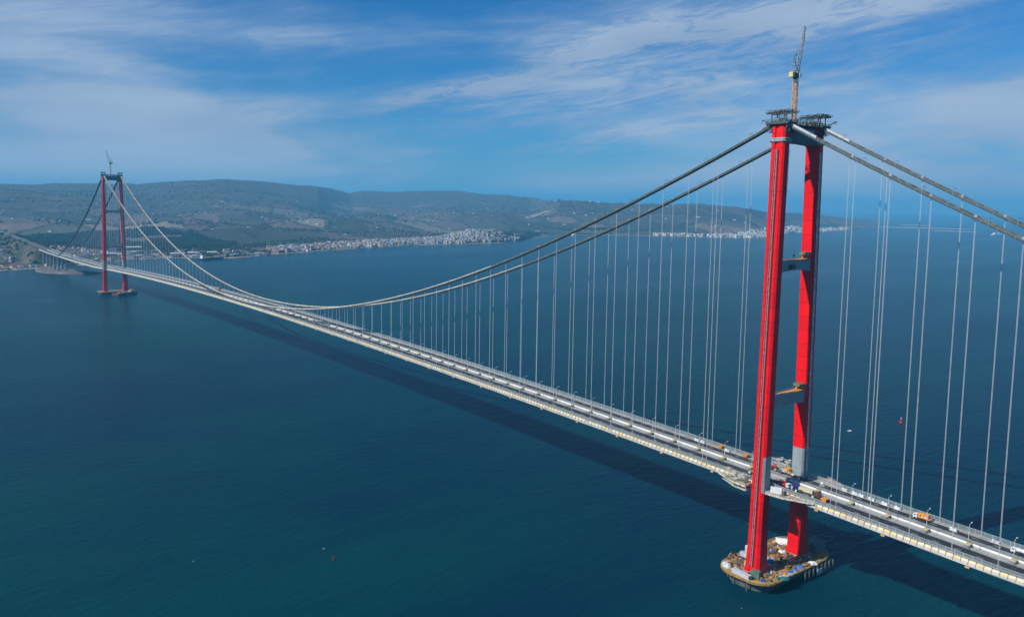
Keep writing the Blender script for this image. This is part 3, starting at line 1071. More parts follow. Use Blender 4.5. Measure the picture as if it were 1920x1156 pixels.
# ------------------------------------------------------------------ main cables
def make_cable(s, label):
    x = s * TOP_X
    R = root('main_cable', (x, 0, Z_SAD), label, 'suspension cable', 'main cables of the bridge')
    off = (x, 0, Z_SAD)
    ys = list(np.linspace(-770, -6, 50)) + [-2, 0, 2] + list(np.linspace(6, 2017, 130)) + [2021, 2023, 2025] + list(np.linspace(2029, 2793, 44))

    def z_(y):
        z = cable_z(y)
        if abs(y) < 4.2:
            z = min(z, Z_SAD + 1.6)
        return z + 1.0
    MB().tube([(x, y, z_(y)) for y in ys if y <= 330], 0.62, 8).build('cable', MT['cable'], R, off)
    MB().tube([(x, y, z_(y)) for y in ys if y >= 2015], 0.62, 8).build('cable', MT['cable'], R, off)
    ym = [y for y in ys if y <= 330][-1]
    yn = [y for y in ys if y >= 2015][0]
    MB().tube([(x, y, z_(y)) for y in ys if ym <= y <= yn], 0.72, 8).build('painted_lit_cable', MT['cable_lit'], R, off)  # same cable: sunlight on the main span put into a paler colour
    # temporary catwalk hung below the cable
    spans = [(-766, -9, 56), (9, 2014, 160), (2032, 2790, 56)]
    fl, ro = MB(), MB()
    for a, b, n in spans:
        yy = np.linspace(a, b, n)
        fl.loft([[(x - 2.0, y, cable_z(y) - 0.9), (x + 2.0, y, cable_z(y) - 0.9), (x + 2.0, y, cable_z(y) - 0.72), (x - 2.0, y, cable_z(y) - 0.72)] for y in yy])
        for sx in (-2.0, 2.0):
            for h, r in ((0.55, 0.10), (1.25, 0.14)):
                ro.tube([(x + sx, y, cable_z(y) + h - 0.6) for y in yy], r, 4)
        for y in np.arange(a, b, 9.0):
            z = cable_z(y) - 0.8
            for sx in (-2.0, 2.0):
                ro.bar((x + sx, y, z), (x + sx, y, z + 1.6), 0.16)
        for y in np.arange(a + 15, b, 36.45):
            z = cable_z(y) - 0.8
            for sx in (-2.2, 2.2):
                ro.bar((x + sx, y, z), (x + sx * 0.9, y, z + 4.2), 0.2)
            ro.bar((x - 2.0, y, z + 4.2), (x + 2.0, y, z + 4.2), 0.2)
    for sx in (-2.0, 2.0):
        nw = MB()
        for a, b, n in spans:
            nw.loft([[(x + sx - 0.03, y, cable_z(y) - 0.7), (x + sx + 0.03, y, cable_z(y) - 0.7), (x + sx + 0.03, y, cable_z(y) + 0.6), (x + sx - 0.03, y, cable_z(y) + 0.6)] for y in np.linspace(a, b, n)])
        nw.build('side_netting', MT['catnet'], R, off)
    fl.build('catwalk', MT['catwalk'], R, off)
    ro.build('hand_rope', MT['primer'], R, off)
    # white shrouds next to the tower tops
    for y0, y1 in ((-5.5, -26), (5.5, 14)):
        sh = MB()
        sh.loft([[(x - 1.0, y, cable_z(y) + 0.2), (x + 1.0, y, cable_z(y) + 0.2), (x + 0.9, y, cable_z(y) + 1.9), (x - 0.9, y, cable_z(y) + 1.9)] for y in np.linspace(y0, y1, 5)])
        sh.build('cable_shroud', MT['grey_box'] if y0 < 0 else MT['catwalk'], R, off)
    # hangers
    hm = MB()
    for d in (-0.2, 0.2):
        hm.tube([(0, d, 0), (0, d, 1)], 0.1, 5)
    hq = MB()
    for d in (-2.0, -1.7, 1.7, 2.0):
        hq.tube([(0, d, 0), (0, d, 1)], 0.09, 5)
    hq = hq.build('hanger', MT['rope'])
    hq_me = hq.data
    bpy.data.objects.remove(hq)
    hm0, bm0 = None, None
    st = [51.5 + STEP * k for k in range(80)] + [-(51.0 + STEP * k) for k in range(18)] + [2023 + 51.0 + STEP * k for k in range(27)]
    for y in st:
        zt, zb = cable_z(y) + 0.7, deck_z(y) + 0.35
        if zt - zb < 1.5:
            continue
        if hm0 is None:
            o = hm0 = hm.build('hanger', MT['rope'], R)
            hm_me = o.data
        else:
            o = hm0.copy()
            C.objects.link(o)
        o.location = (0, y, zb - Z_SAD)
        o.scale = (1, 1, zt - zb)
        if abs(y - 51.5) < 1 or abs(y + 51) < 1 or abs(y - 1971) < 5 or abs(y - 2074) < 1:
            o.data = hq_me
        else:
            o.data = hm_me
        if y < 520:
            if bm0 is None:
                o = bm0 = MB().box((0, 0, 0.15), (1.5, 1.8, 1.6), 0, 0, 0.8).build('cable_band', MT['steel'], R)
            else:
                o = bm0.copy()
                C.objects.link(o)
            o.location = (0, y, cable_z(y) + 0.85 - Z_SAD)
            sl_ = (cable_z(y + 1) - cable_z(y - 1)) / 2
            o.rotation_euler = (math.atan(sl_), 0, 0)
    return R


make_cable(-1, 'main suspension cable on the sea-facing side nearest the camera with pale hangers')
make_cable(1, 'main suspension cable on the far side of the deck with pale hangers')

for y, lab in ((190, 'thin rope footbridge linking the two cables beyond the near tower'), (1660, 'thin rope footbridge linking the cables high before the distant tower'),
               (2240, 'upper rope footbridge between the cables behind the distant tower'), (2330, 'lower rope footbridge between the cables behind the distant tower')):
    b = MB()
    z = cable_z(y) - 1.2
    b.box((0, y, z), (2 * TOP_X - 4.2, 1.2, 0.25))
    for yy in (-0.6, 0.6):
        b.bar((-TOP_X + 2, y + yy, z + 1.3), (TOP_X - 2, y + yy, z + 1.3), 0.12)
        for x in np.arange(-TOP_X + 3, TOP_X - 2, 3.0):
            b.bar((x, y + yy, z), (x, y + yy, z + 1.3), 0.1)
    tag(b.build('rope_footbridge', MT['catwalk']), lab, 'footbridge', 'rope footbridges between the cables')


# ------------------------------------------------------------------ deck
def make_deck():
    D = root('bridge_deck', (0, 0, deck_z(0)), 'long twin-box road deck hung below the cables running to the far shore', 'bridge deck')
    OFF = (0, 0, deck_z(0))
    ys = []
    for a, b in ((-765, -9), (9, 2014), (2032, 3150)):
        ys += list(np.linspace(a, b, max(2, int((b - a) / 12.15))))
    ys += [-8.2, -7.8, 7.8, 8.2, 2014.8, 2015.2, 2030.8, 2031.2]
    ys = sorted(ys)

    def near_leg(y):
        return abs(y) < 8 or abs(y - 2023) < 8

    def sweep(prof, pnotch=None):
        return MB().loft([[(x, y, deck_z(y) + z) for x, z in ((pnotch or prof) if near_leg(y) else prof)] for y in ys])
    for s in (-1, 1):
        pr = [(s * 4.5, 0), (s * 20.9, 0), (s * 22.5, -2.4), (s * 17.5, -3.5), (s * 7.5, -3.5), (s * 4.5, -2.2)]
        pn = [(s * 4.5, 0), (s * 18.6, 0), (s * 19.0, -2.0), (s * 17.0, -3.5), (s * 7.5, -3.5), (s * 4.5, -2.2)]
        g = sweep(pr, pn).build('box_girder', MT['girder'], D, OFF)
        # inner web plates, bright, one between each pair of cross girders
        sweep([(s * 5.2, 0.0), (s * 10.3, 0.0), (s * 10.3, 0.05), (s * 5.2, 0.05)]).build('steel_margin', MT['grey_deck'], D, OFF)
        sweep([(s * 10.3, 0.0), (s * 16.0, 0.0), (s * 16.0, 0.09), (s * 10.3, 0.09)] if s > 0 else
              [(s * 10.3 + 4.3, 0.052), (s * 17.2, 0.0), (s * 17.2, 0.09), (s * 10.3 + 4.3, 0.09)]).build('asphalt_lane', MT['asphalt'], D, OFF)
        sweep([(s * 16.0 if s > 0 else -17.2, 0.0), (s * 20.3, 0.0), (s * 20.3, 0.12), (s * 16.0 if s > 0 else -17.2, 0.12)],
              [(s * 16.0 if s > 0 else -17.2, 0.0), (s * 18.4, 0.0), (s * 18.4, 0.12), (s * 16.0 if s > 0 else -17.2, 0.12)]).build('walkway', MT['walk'], D, OFF)
        # inner guard rail
        r = MB()
        for zq in (0.55, 0.95, 1.3):
            r.loft([[(s * 5.0 - 0.05, y, deck_z(y) + zq - 0.06), (s * 5.0 + 0.05, y, deck_z(y) + zq - 0.06), (s * 5.0 + 0.05, y, deck_z(y) + zq + 0.06), (s * 5.0 - 0.05, y, deck_z(y) + zq + 0.06)] for y in ys])
        for y in np.arange(-420, 1500, 4.05):
            r.box((s * 5.0, y, deck_z(y) + 0.65), (0.14, 0.14, 1.3))
        r.build('guard_rail', MT['steel'], D, OFF)
    # grated floor of the gap between the boxes
    MB().loft([[(-4.45, y, deck_z(y) - 2.1), (4.45, y, deck_z(y) - 2.1), (4.45, y, deck_z(y) - 2.0), (-4.45, y, deck_z(y) - 2.0)] for y in ys]).build('gap_grating', MT['grate'], D, OFF)
    # cross girders and web plates per panel
    cg = MB()
    cg.box((0, 0, -1.5), (9.04, 2.6, 2.6))
    cg2 = MB().box((2.1, 0, -0.04), (3.6, 2.9, 0.32))
    wb = MB().hexa([(4.36, -10.6, -1.1), (4.49, -10.6, -1.1), (4.49, 10.6, -1.1), (4.36, 10.6, -1.1), (4.36, -10.6, 0.16), (4.49, -10.6, 0.16), (4.49, 10.6, 0.16), (4.36, 10.6, 0.16)])
    c0 = t0 = w0 = None
    y = -(51.0 + STEP * 15)
    k = 0
    stations = [-(51.0 + STEP * q) for q in range(15, -1, -1)] + [-26.5, 27.0] + [51.5 + STEP * q for q in range(80)] + [1997, 2049] + [2074 + STEP * q for q in range(29)]
    for y in stations:
        sl_ = math.atan((deck_z(y + 1) - deck_z(y - 1)) / 2)
        if c0 is None:
            c0 = o = cg.build('cross_girder', MT['grey_deck'], D)
        else:
            o = c0.copy()
            C.objects.link(o)
        o.location = (0, y, deck_z(y) - OFF[2])
        o.rotation_euler = (sl_, 0, 0)
        if y < 900:
            o2 = cg2.build('girder_cover', MT['yellow' if random.random() < 0.6 else 'timber'], o) if t0 is None else t0.copy()
            if t0 is None:
                t0 = o2
            else:
                C.objects.link(o2)
                o2.parent = o
        if (abs(y) < 40 or abs(y - 2023) < 40) and not (0 < y < 40):
            pass
        ym = y + STEP / 2
        if w0 is None:
            w0 = o = wb.build('web_panel', MT['inner'], D)
        else:
            o = w0.copy()
            C.objects.link(o)
        o.location = (0, ym, deck_z(ym) - OFF[2])
        o.rotation_euler = (math.atan((deck_z(ym + 1) - deck_z(ym - 1)) / 2), 0, 0)
    # outer fairing panels on the sunlit edge: 6 to a bay
    pw = STEP / 6
    pm = []
    for nm in ('cream', 'cream', 'yellow', 'buff', 'walk'):
        me = MB().hexa([(-21.02, -pw / 2 + 0.06, 0.34), (-20.93, -pw / 2 + 0.06, 0.34), (-20.93, pw / 2 - 0.06, 0.34), (-21.02, pw / 2 - 0.06, 0.34),
                        (-21.78, -pw / 2 + 0.06, -0.95), (-21.60, -pw / 2 + 0.06, -0.95), (-21.60, pw / 2 - 0.06, -0.95), (-21.78, pw / 2 - 0.06, -0.95)])
        yp = -pw / 2
        me.hexa([(-22.55, yp - 0.07, -2.3), (-22.35, yp - 0.07, -2.3), (-22.35, yp + 0.07, -2.3), (-22.55, yp + 0.07, -2.3), (-21.25, yp - 0.07, 1.3), (-21.05, yp - 0.07, 1.3), (-21.05, yp + 0.07, 1.3), (-21.25, yp + 0.07, 1.3)], 1)
        o = me.build('edge_panel', [MT[nm], MT['dark']])
        pm.append(o.data)
        bpy.data.objects.remove(o)
    panel_y = [y for y in np.arange(-340 + pw / 2, 2014, pw) if not near_leg(y)]
    near = [y for y in panel_y if y < 860][:296]
    rest = [y for y in panel_y if y not in set(near)] + [y for y in np.arange(2033, 2790, pw)]
    for y in near:
        o = link('edge_panel', random.choices(pm, (4, 4, 3.4, 0.8, 0.25))[0], D)
        o.location = (0, y, deck_z(y) - OFF[2])
    b = MB()
    for y in rest:
        z = deck_z(y)
        b.hexa([(-21.02, y - pw / 2 + 0.14, z + 0.34), (-20.93, y - pw / 2 + 0.14, z + 0.34), (-20.93, y + pw / 2 - 0.14, z + 0.34), (-21.02, y + pw / 2 - 0.14, z + 0.34),
                (-21.78, y - pw / 2 + 0.14, z - 0.95), (-21.60, y - pw / 2 + 0.14, z - 0.95), (-21.60, y + pw / 2 - 0.14, z - 0.95), (-21.78, y + pw / 2 - 0.14, z - 0.95)],
               random.choices((0, 1, 2, 3), (8, 3, 1.2, 0.8))[0])
    o = b.build('distant_edge_panels', [MT['cream'], MT['yellow'], MT['buff'], MT['walk']], D, OFF)
    o['kind'] = 'stuff'
    er = MB()
    for z_o, w_ in ((-2.45, 0.34), (1.25, 0.14)):
        er.loft([[(-22.62 + (0.0 if z_o < 0 else 1.45) + a, y, deck_z(y) + z_o + c) for a, c in ((-w_ / 2, -w_ / 2), (w_ / 2, -w_ / 2), (w_ / 2, w_ / 2), (-w_ / 2, w_ / 2))] for y in ys if not near_leg(y)])
    er.build('edge_rail', MT['rail'], D, OFF)
    # fences along both outer edges: netting with posts
    for s in (-1, 1):
        xf = s * 20.45
        sweep([(xf - 0.03, 0.2), (xf + 0.03, 0.2), (xf + 0.03, 3.0), (xf - 0.03, 3.0)], [(s * 18.3 - 0.03, 0.2), (s * 18.3 + 0.03, 0.2), (s * 18.3 + 0.03, 3.0), (s * 18.3 - 0.03, 3.0)]
              ).build('fence_netting', MT['net'], D, OFF)
        r = MB()
        for zq in (3.05, 0.25):
            r.loft([[(xf + a, y, deck_z(y) + zq + c) for a, c in ((-0.08, -0.08), (0.08, -0.08), (0.08, 0.08), (-0.08, 0.08))] for y in ys if not near_leg(y) or True])
        r.build('fence_rail', MT['rail'], D, OFF)
        p0 = None
        pys = [y for y in np.arange(-400 + 2.4, 2014, STEP / 5) if not near_leg(y)]
        for y in [q for q in pys if q < 260]:
            if p0 is None:
                p0 = o = MB().box((0, 0, 1.6), (0.2, 0.2, 3.2)).build('fence_post', MT['rail'], D)
            else:
                o = p0.copy()
                C.objects.link(o)
            o.location = (xf, y, deck_z(y) - OFF[2])
        b = MB()
        for y in [q for q in pys if q >= 260] + list(np.arange(2040, 2780, STEP / 5)):
            b.box((xf, y, deck_z(y) + 1.6), (0.2, 0.2, 3.2))
        b.build('distant_fence_posts', MT['pale'], D, OFF)['kind'] = 'stuff'
    # lane dashes on the carriageway towards the camera
    b = MB()
    for y in np.arange(-330, 420, 12.15):
        b.hexa([(-11.5 + a, y + c, deck_z(y + c) + e) for e in (0.06, 0.105) for a, c in ((-0.12, -2), (0.12, -2), (0.12, 2), (-0.12, 2))])
        b.hexa([(13.2 + a, y + c, deck_z(y + c) + e) for e in (0.06, 0.105) for a, c in ((-0.12, -2), (0.12, -2), (0.12, 2), (-0.12, 2))])
    b.build('lane_marking', MT['white'], D, OFF)['kind'] = 'stuff'
    return D


deck = make_deck()

# work platforms around the legs at deck level
for s, y0, y1, lab in ((-1, -39, -8, 'brown-floored work platform beside the near tower leg on the side-span edge'),
                       (-1, 8, 37, 'cluttered scaffold work platform hanging from the deck edge before the near tower leg'),
                       (1, 8, 34, 'pale scaffold work platform behind the near tower on the far deck edge'),
                       (1, -34, -8, 'low work platform beside the further tower leg on the far deck edge')):
    z0 = deck_z(0) - 0.5
    R = root('work_platform', (s * 24, (y0 + y1) / 2, z0 - 1), lab, 'work platform', 'work platforms round the near tower legs')
    off = (s * 24, (y0 + y1) / 2, z0 - 1)
    yi, yo = (y1, y0) if y1 < 0 else (y0, y1)      # yi: next to the leg
    poly = [(s * 22.6, yo), (s * 22.6, yi), (s * 31.5, yi), (s * 30.5, yi + (yo - yi) * 0.4)]
    fl = MB().prism(poly, 'z', z0 - 0.9, z0).build('platform_floor', MT['timber'], R, off)
    e = MB()
    for a, c in zip(poly[1:], poly[2:] + poly[:1]):
        e.bar((a[0], a[1], z0 - 0.6), (c[0], c[1], z0 - 0.6), 0.5, 1.3)
    e.build('edge_beam', MT['scaf'], R, off)
    rl = MB()
    for a, c in zip(poly[2:], poly[3:] + poly[:1]):
        for zq in (0.7, 1.4):
            rl.bar((a[0], a[1], z0 + zq), (c[0], c[1], z0 + zq), 0.12)
        n = max(2, int(math.hypot(c[0] - a[0], c[1] - a[1]) / 2))
        for k in range(n + 1):
            x, y = a[0] + (c[0] - a[0]) * k / n, a[1] + (c[1] - a[1]) * k / n
            rl.bar((x, y, z0), (x, y, z0 + 1.5), 0.12)
    rl.build('guard_rail', MT['pale'], R, off)
    if y0 > 0:
        sf = MB()
        for k in range(3):
            for x in np.arange(23, 31, 1.9):
                for y in np.arange(yi + 1, yi + (yo - yi) * 0.62, 2.4):
                    if random.random() < 0.75:
                        X = s * x
                        zz_ = z0 + k * 1.6
                        sf.bar((X, y, zz_), (X, y, zz_ + 1.6), 0.13)
                        if random.random() < 0.6:
                            sf.bar((X, y, zz_ + 1.6), (X, y + 2.4, zz_ + 1.6), 0.12)
                        if random.random() < 0.5:
                            sf.bar((X, y, zz_ + 1.6), (X + s * 1.9, y, zz_ + 1.6), 0.12)
                        if random.random() < 0.35 and k < 3:
                            sf.box((X + s, y + 1.2, zz_ + 1.7), (1.8, 2.2, 0.1))
        sf.build('scaffold', MT['scaf'], R, off)['kind'] = 'stuff'
        lw = MB()
        lw.prism([(q[0] - s * 0.3, q[1] * 0.9 + yi * 0.1) for q in poly], 'z', z0 - 4.0, z0 - 3.7)
        for q in poly[1:]:
            lw.bar((q[0] - s * 0.6, q[1] * 0.9 + yi * 0.1, z0 - 3.8), (q[0] - s * 0.6, q[1] * 0.95 + yi * 0.05, z0 - 0.9), 0.35)
        lw.build('hanging_stage', MT['scaf'], R, off)


def put(name, b_list, loc, label, cat, group=None, rz=0.0):
    R = root(name, loc, label, cat, group, rz)
    for nm, b, m in b_list:
        b.build(nm, m, R)
    return R


# lamps along the inner edge of the far carriageway
lamp = root('street_lamp', (0, 0, 0), 'slim grey lamp post with single arm on the deck', 'street lamp', 'lamp posts along the bridge deck')
MB().tube([(0, 0, 0), (0, 0, 10.2)], [0.17, 0.11], 6).build('pole', MT['pale'], lamp)
MB().tube([(0, 0, 10.1), (1.2, 0, 10.6), (3.0, 0, 10.8)], 0.09, 5).build('arm', MT['pale'], lamp)
MB().box((3.3, 0, 10.85), (1.3, 0.5, 0.28)).build('lamp_head', MT['white'], lamp)
ly = [-(51 + STEP * k) for k in range(5, -1, -1)] + [27] + [51.5 + STEP * k for k in range(38)]
for i, y in enumerate(ly):
    o = lamp if i == 0 else copy_tree(lamp)
    o.location = (6.0, y + 1.5, deck_z(y) + 0.04)
    w = from_tower(y, ly)
    o['label'] = f"slim lamp post, {w} from the near tower {'towards mid-span' if y > 0 else 'on the side span'}" if w else 'tiny slim lamp post on the deck around mid-span'

# orange inspection cradles under the sunlit edge
bk = root('work_cradle', (0, 0, 0), 'small orange work cradle hanging under the deck edge', 'work cradle', 'orange cradles under the deck edge')
MB().box((0, 0, -1.5), (1.8, 3.0, 0.25)).build('floor', MT['orange'], bk)
q = MB()
for a in (-0.85, 0.85):
    for c in (-1.4, 1.4):
        q.bar((a, c, -1.5), (a, c, 0.4), 0.16)
    for zq in (-0.9, -0.3):
        q.bar((a, -1.4, zq), (a, 1.4, zq), 0.2)
for c in (-1.4, 1.4):
    for zq in (-0.9, -0.3):
        q.bar((-0.85, c, zq), (0.85, c, zq), 0.2)
q.build('frame', MT['orange'], bk)
q = MB().box((0, 0, -0.95), (1.5, 2.6, 0.9)).build('tool_box', MT['yellow'], bk)
by = [-133.3, -84.7, -40.5, 26.7, 43.2 + 0.0, 91.8, 139.7, 188.2, 236, 282.5, 330.5, 380.4, 428.5, 477, 525.5, 574, 622.5, 671, 719.5, 768]
for i, y in enumerate(by):
    o = bk if i == 0 else copy_tree(bk)
    o.location = (-21.6, y, deck_z(y) - 2.9)
    o.scale = (0.8, 0.8, 0.8)
    o['label'] = f"small orange cradle under the deck edge, {from_tower(y, by)} from the near tower {'towards mid-span' if y > 0 else 'on the side span'}"


# ------------------------------------------------------------------ vehicles and site boxes on the deck
def wheels(R, spots, r=0.55, w=0.4):
    w0 = None
    for x, y in spots:
        if w0 is None:
            b = MB().prism([(r * math.cos(a * math.pi / 6), r * math.sin(a * math.pi / 6)) for a in range(12)], 'x', -w / 2, w / 2)
            o = w0 = b.build('wheel', MT['black'], R)
        else:
            o = w0.copy()
            C.objects.link(o)
        o.location = (x, y, r)


def truck(loc, rz, label, cab_m, load, group='vehicles on the bridge deck'):
    R = root('truck', loc, label, 'truck', group, rz)
    MB().box((0, -1.0, 0.95), (1.0, 9.6, 0.35)).build('chassis', MT['dark'], R)
    cab = MB()
    cab.prism([(2.2, 0.7), (4.6, 0.7), (4.6, 1.9), (4.3, 3.1), (2.2, 3.3)], 'x', -1.25, 1.25)
    co = cab.build('cab', cab_m, R)
    MB().hexa([(-1.1, 4.62, 1.95), (1.1, 4.62, 1.95), (1.1, 4.66, 1.95), (-1.1, 4.66, 1.95), (-1.1, 4.36, 2.95), (1.1, 4.36, 2.95), (1.1, 4.42, 2.95), (-1.1, 4.42, 2.95)]).build('windscreen', MT['glass'], co)
    for sx in (-1, 1):
        MB().box((sx * 1.27, 3.4, 2.35), (0.05, 1.2, 0.8)).build('side_window', MT['glass'], co)
    wheels(R, [(sx * 1.05, y) for sx in (-1, 1) for y in (3.4, -3.0, -4.3)])
    load(R)
    return R


def load_frames(R):
    b = MB()
    b.box((0, -1.9, 1.35), (2.5, 7.6, 0.35))
    b.build('flatbed', MT['orange'], R)
    b = MB()
    for sx in (-1.1, 1.1):
        for y in (1.4, -1.6, -4.6):
            b.bar((sx, y, 1.5), (sx, y, 3.7), 0.3)
        b.bar((sx, 1.6, 3.6), (sx, -4.8, 3.9), 0.7)
        b.bar((sx, 1.6, 1.8), (sx, -6.2, 1.5), 0.5)
    b.bar((-1.1, -4.6, 3.7), (1.1, -4.6, 3.7), 0.5)
    b.build('loading_frame', MT['orange'], R)
    MB().box((0, -2.2, 2.3), (1.7, 3.6, 1.3)).build('cargo', MT['grey_box'], R)


def load_tank(R):
    b = MB()
    b.prism([(1.2 * math.cos(a * math.pi / 8), 2.35 + 1.1 * math.sin(a * math.pi / 8)) for a in range(16)], 'y', -6.0, 1.8)
    b.build('tank', MT['white'], R)
    MB().box((0, -2, 3.5), (0.8, 5, 0.15)).build('catwalk', MT['steel'], R)


def load_red(R):
    MB().box((0, -1.9, 1.4), (2.5, 7.6, 0.4)).build('flatbed', MT['redv'], R)
    b = MB()
    for sx in (-1.1, 1.1):
        b.box((sx, -1.9, 2.0), (0.15, 7.4, 0.9))
    b.box((0, -5.6, 2.0), (2.3, 0.15, 0.9))
    b.build('dropside', MT['redv'], R)
    b = MB()
    b.bar((0, 1.3, 1.6), (0, 1.3, 3.6), 0.5)
    b.bar((0, 1.3, 3.6), (0.3, -4.2, 4.0), 0.45)
    b.build('loader_crane', MT['redv'], R)


dz_ = lambda y: deck_z(y) + 0.1
truck((14.2, -91.0, dz_(-91)), 0.0, 'white-cab truck carrying orange frames on the far carriageway', MT['white'], load_frames)
truck((13.4, -147.5, dz_(-147.5)), 0.0, 'white tanker truck at the frame edge on the far carriageway', MT['white'], load_tank)
truck((-11.3, -10.0, dz_(-10)), 2.9, 'red flatbed truck with white cab between the near tower legs', MT['white'], load_red)


def container(loc, rz, d, m, label, cat='container', group='site boxes on the bridge deck', ribs=True, door=True):
    R = root('container', loc, label, cat, group, rz)
    b = MB().box((0, 0, d[2] / 2 + 0.12), d)
    for sx in (-1, 1):
        for sy in (-1, 1):
            b.box((sx * (d[0] / 2 - 0.12), sy * (d[1] / 2 - 0.12), d[2] / 2 + 0.13), (0.3, 0.3, d[2] + 0.26))
    b.build('shell', m, R)
    if ribs:
        r = MB()
        for k in np.arange(-d[1] / 2 + 0.5, d[1] / 2 - 0.3, 0.8):
            for sx in (-1, 1):
                r.box((sx * (d[0] / 2 + 0.02), k, d[2] / 2 + 0.12), (0.08, 0.25, d[2] * 0.86))
        r.build('side_rib', m, R)
    if door:
        MB().box((0, -d[1] / 2 - 0.03, d[2] / 2 + 0.05), (d[0] * 0.8, 0.07, d[2] * 0.84)).build('door', MT['steel'], R)
    return R


fz = deck_z(0) - 0.5
container((-26.4, -13.2, fz), 0.5, (3.0, 7.2, 3.6), MT['white'], 'white site cabin on the brown work platform beside the near tower leg', 'site cabin')
g = put('generator', [('base', MB().box((0, 0, 0.4), (2.4, 2.4, 0.8)), MT['dark']), ('housing', MB().box((0, 0, 2.0), (2.2, 2.2, 2.4), 0, 0, 0.85), MT['dark']),
                      ('exhaust', MB().cyl((0.4, 0.2, 3.0), 0.5, 1.0, 10), MT['yellow'])], (-26.8, -19.2, fz), 'dark generator with yellow top beside the white site cabin', 'generator')
container((-7.6, -16.4, dz_(-16)), 0.05, (2.5, 4.2, 3.2), MT['navy'], 'dark blue container on the deck beside the near tower')
container((-7.2, -24.0, dz_(-24)), 0.04, (2.4, 10.0, 2.3), MT['cream'], 'long cream container behind the dark blue one on the deck')
container((-8.0, -33.0, dz_(-33)), 0.0, (2.5, 3.6, 2.8), mat('rust_brown', (0.13, 0.055, 0.035), 0.8), 'small rust-brown container after the cream one on the deck')


def hopper(loc, label, rz=0.0, m='orange'):
    R = root('material_skip', loc, label, 'skip', 'orange skips on the bridge deck', rz)
    b = MB()
    b.hexa([(-1.0, -1.3, 0.5), (1.0, -1.3, 0.5), (1.0, 1.3, 0.5), (-1.0, 1.3, 0.5), (-1.5, -2.0, 2.6), (1.5, -2.0, 2.6), (1.5, 2.0, 2.6), (-1.5, 2.0, 2.6)])
    b.build('bin', MT[m], R)
    r = MB()
    for a, c in (((-1.5, -2), (1.5, -2)), ((1.5, -2), (1.5, 2)), ((1.5, 2), (-1.5, 2)), ((-1.5, 2), (-1.5, -2))):
        r.bar((*a, 2.65), (*c, 2.65), 0.2)
    r.build('rim', MT[m], R)
    f = MB()
    for sx in (-0.9, 0.9):
        for sy in (-1.2, 1.2):
            f.bar((sx, sy, 0), (sx, sy, 0.55), 0.22)
    f.build('feet', MT['dark'], R)


hopper((17.6, 65.4, dz_(65)), 'orange skip by the far fence before the near tower, second before the leg')
hopper((16.6, 41.5, dz_(41)), 'orange skip by the far fence closest to the near tower leg')
hopper((-13.6, -41.0, dz_(-41)), 'orange skip on the near carriageway past the rust-brown container')
hopper((16.8, 5.5, dz_(5)), 'orange skip between the near tower legs beside the further leg')


def machine(loc, label, m, rz=0.0):
    R = root('road_roller', loc, label, 'road roller', 'road machines on the deck', rz)
    b = MB()
    b.box((0, 0, 1.5), (1.9, 3.4, 1.1))
    b.box((0, 1.2, 1.1), (1.2, 1.4, 0.8))
    b.build('body', m, R)
    c = MB()
    for sx in (-0.8, 0.8):
        for sy in (-1.3, 0.2):
            c.bar((sx, sy, 2.0), (sx, sy, 3.2), 0.14)
    c.box((0, -0.55, 3.25), (2.0, 2.0, 0.15))
    c.build('canopy', m, R)
    for y in (-1.7, 1.9):
        MB().prism([(y + 0.75 * math.cos(a * math.pi / 7), 0.75 + 0.75 * math.sin(a * math.pi / 7)) for a in range(14)], 'x', -1.0, 1.0).build('drum', MT['dark'], R)


machine((-10.5, 746, dz_(746)), 'red road roller on the near carriageway around the middle of the span', MT['redv'])
machine((14.6, 15.4, dz_(15)), 'red road roller between the near tower legs on the far carriageway', MT['redv'], 0.3)
container((18.2, 1242, dz_(1242)), 0.0, (4.0, 9.0, 5.0), MT['timber'], 'lone tan hut at the far deck edge beyond mid-span', 'site hut')

# white wrapped bundles and barriers along the far walkway
bb = MB().box((0, 0, 0.75), (1.9, 4.4, 1.5), 0, 0, 0.86)
bb.box((0, 1.2, 1.7), (1.3, 1.6, 0.5), 0, 0, 0.7)
b0 = None
BX = ((17.8, -38), (17.6, -45.5), (17.4, -50), (17.2, -57.2), (17.4, -66.1), (17.6, -74.7), (14.2, -110.5), (17.6, -133), (16.6, 58), (16.9, 82), (17.2, 88))
for x, y in BX:
    if b0 is None:
        b0 = o = bb.build('wrapped_bundle', MT['pale'])
    else:
        o = b0.copy()
        C.objects.link(o)
    o.location = (x, y, dz_(y))
    o.rotation_euler = (math.atan((deck_z(y + 1) - deck_z(y - 1)) / 2), 0, 0)
    tag(o, f"white wrapped bundle by the far carriageway, {from_tower(y, [q[1] for q in BX])} from the near tower {'towards mid-span' if y > 0 else 'on the side span'}", 'bundle', 'white bundles along the far carriageway')

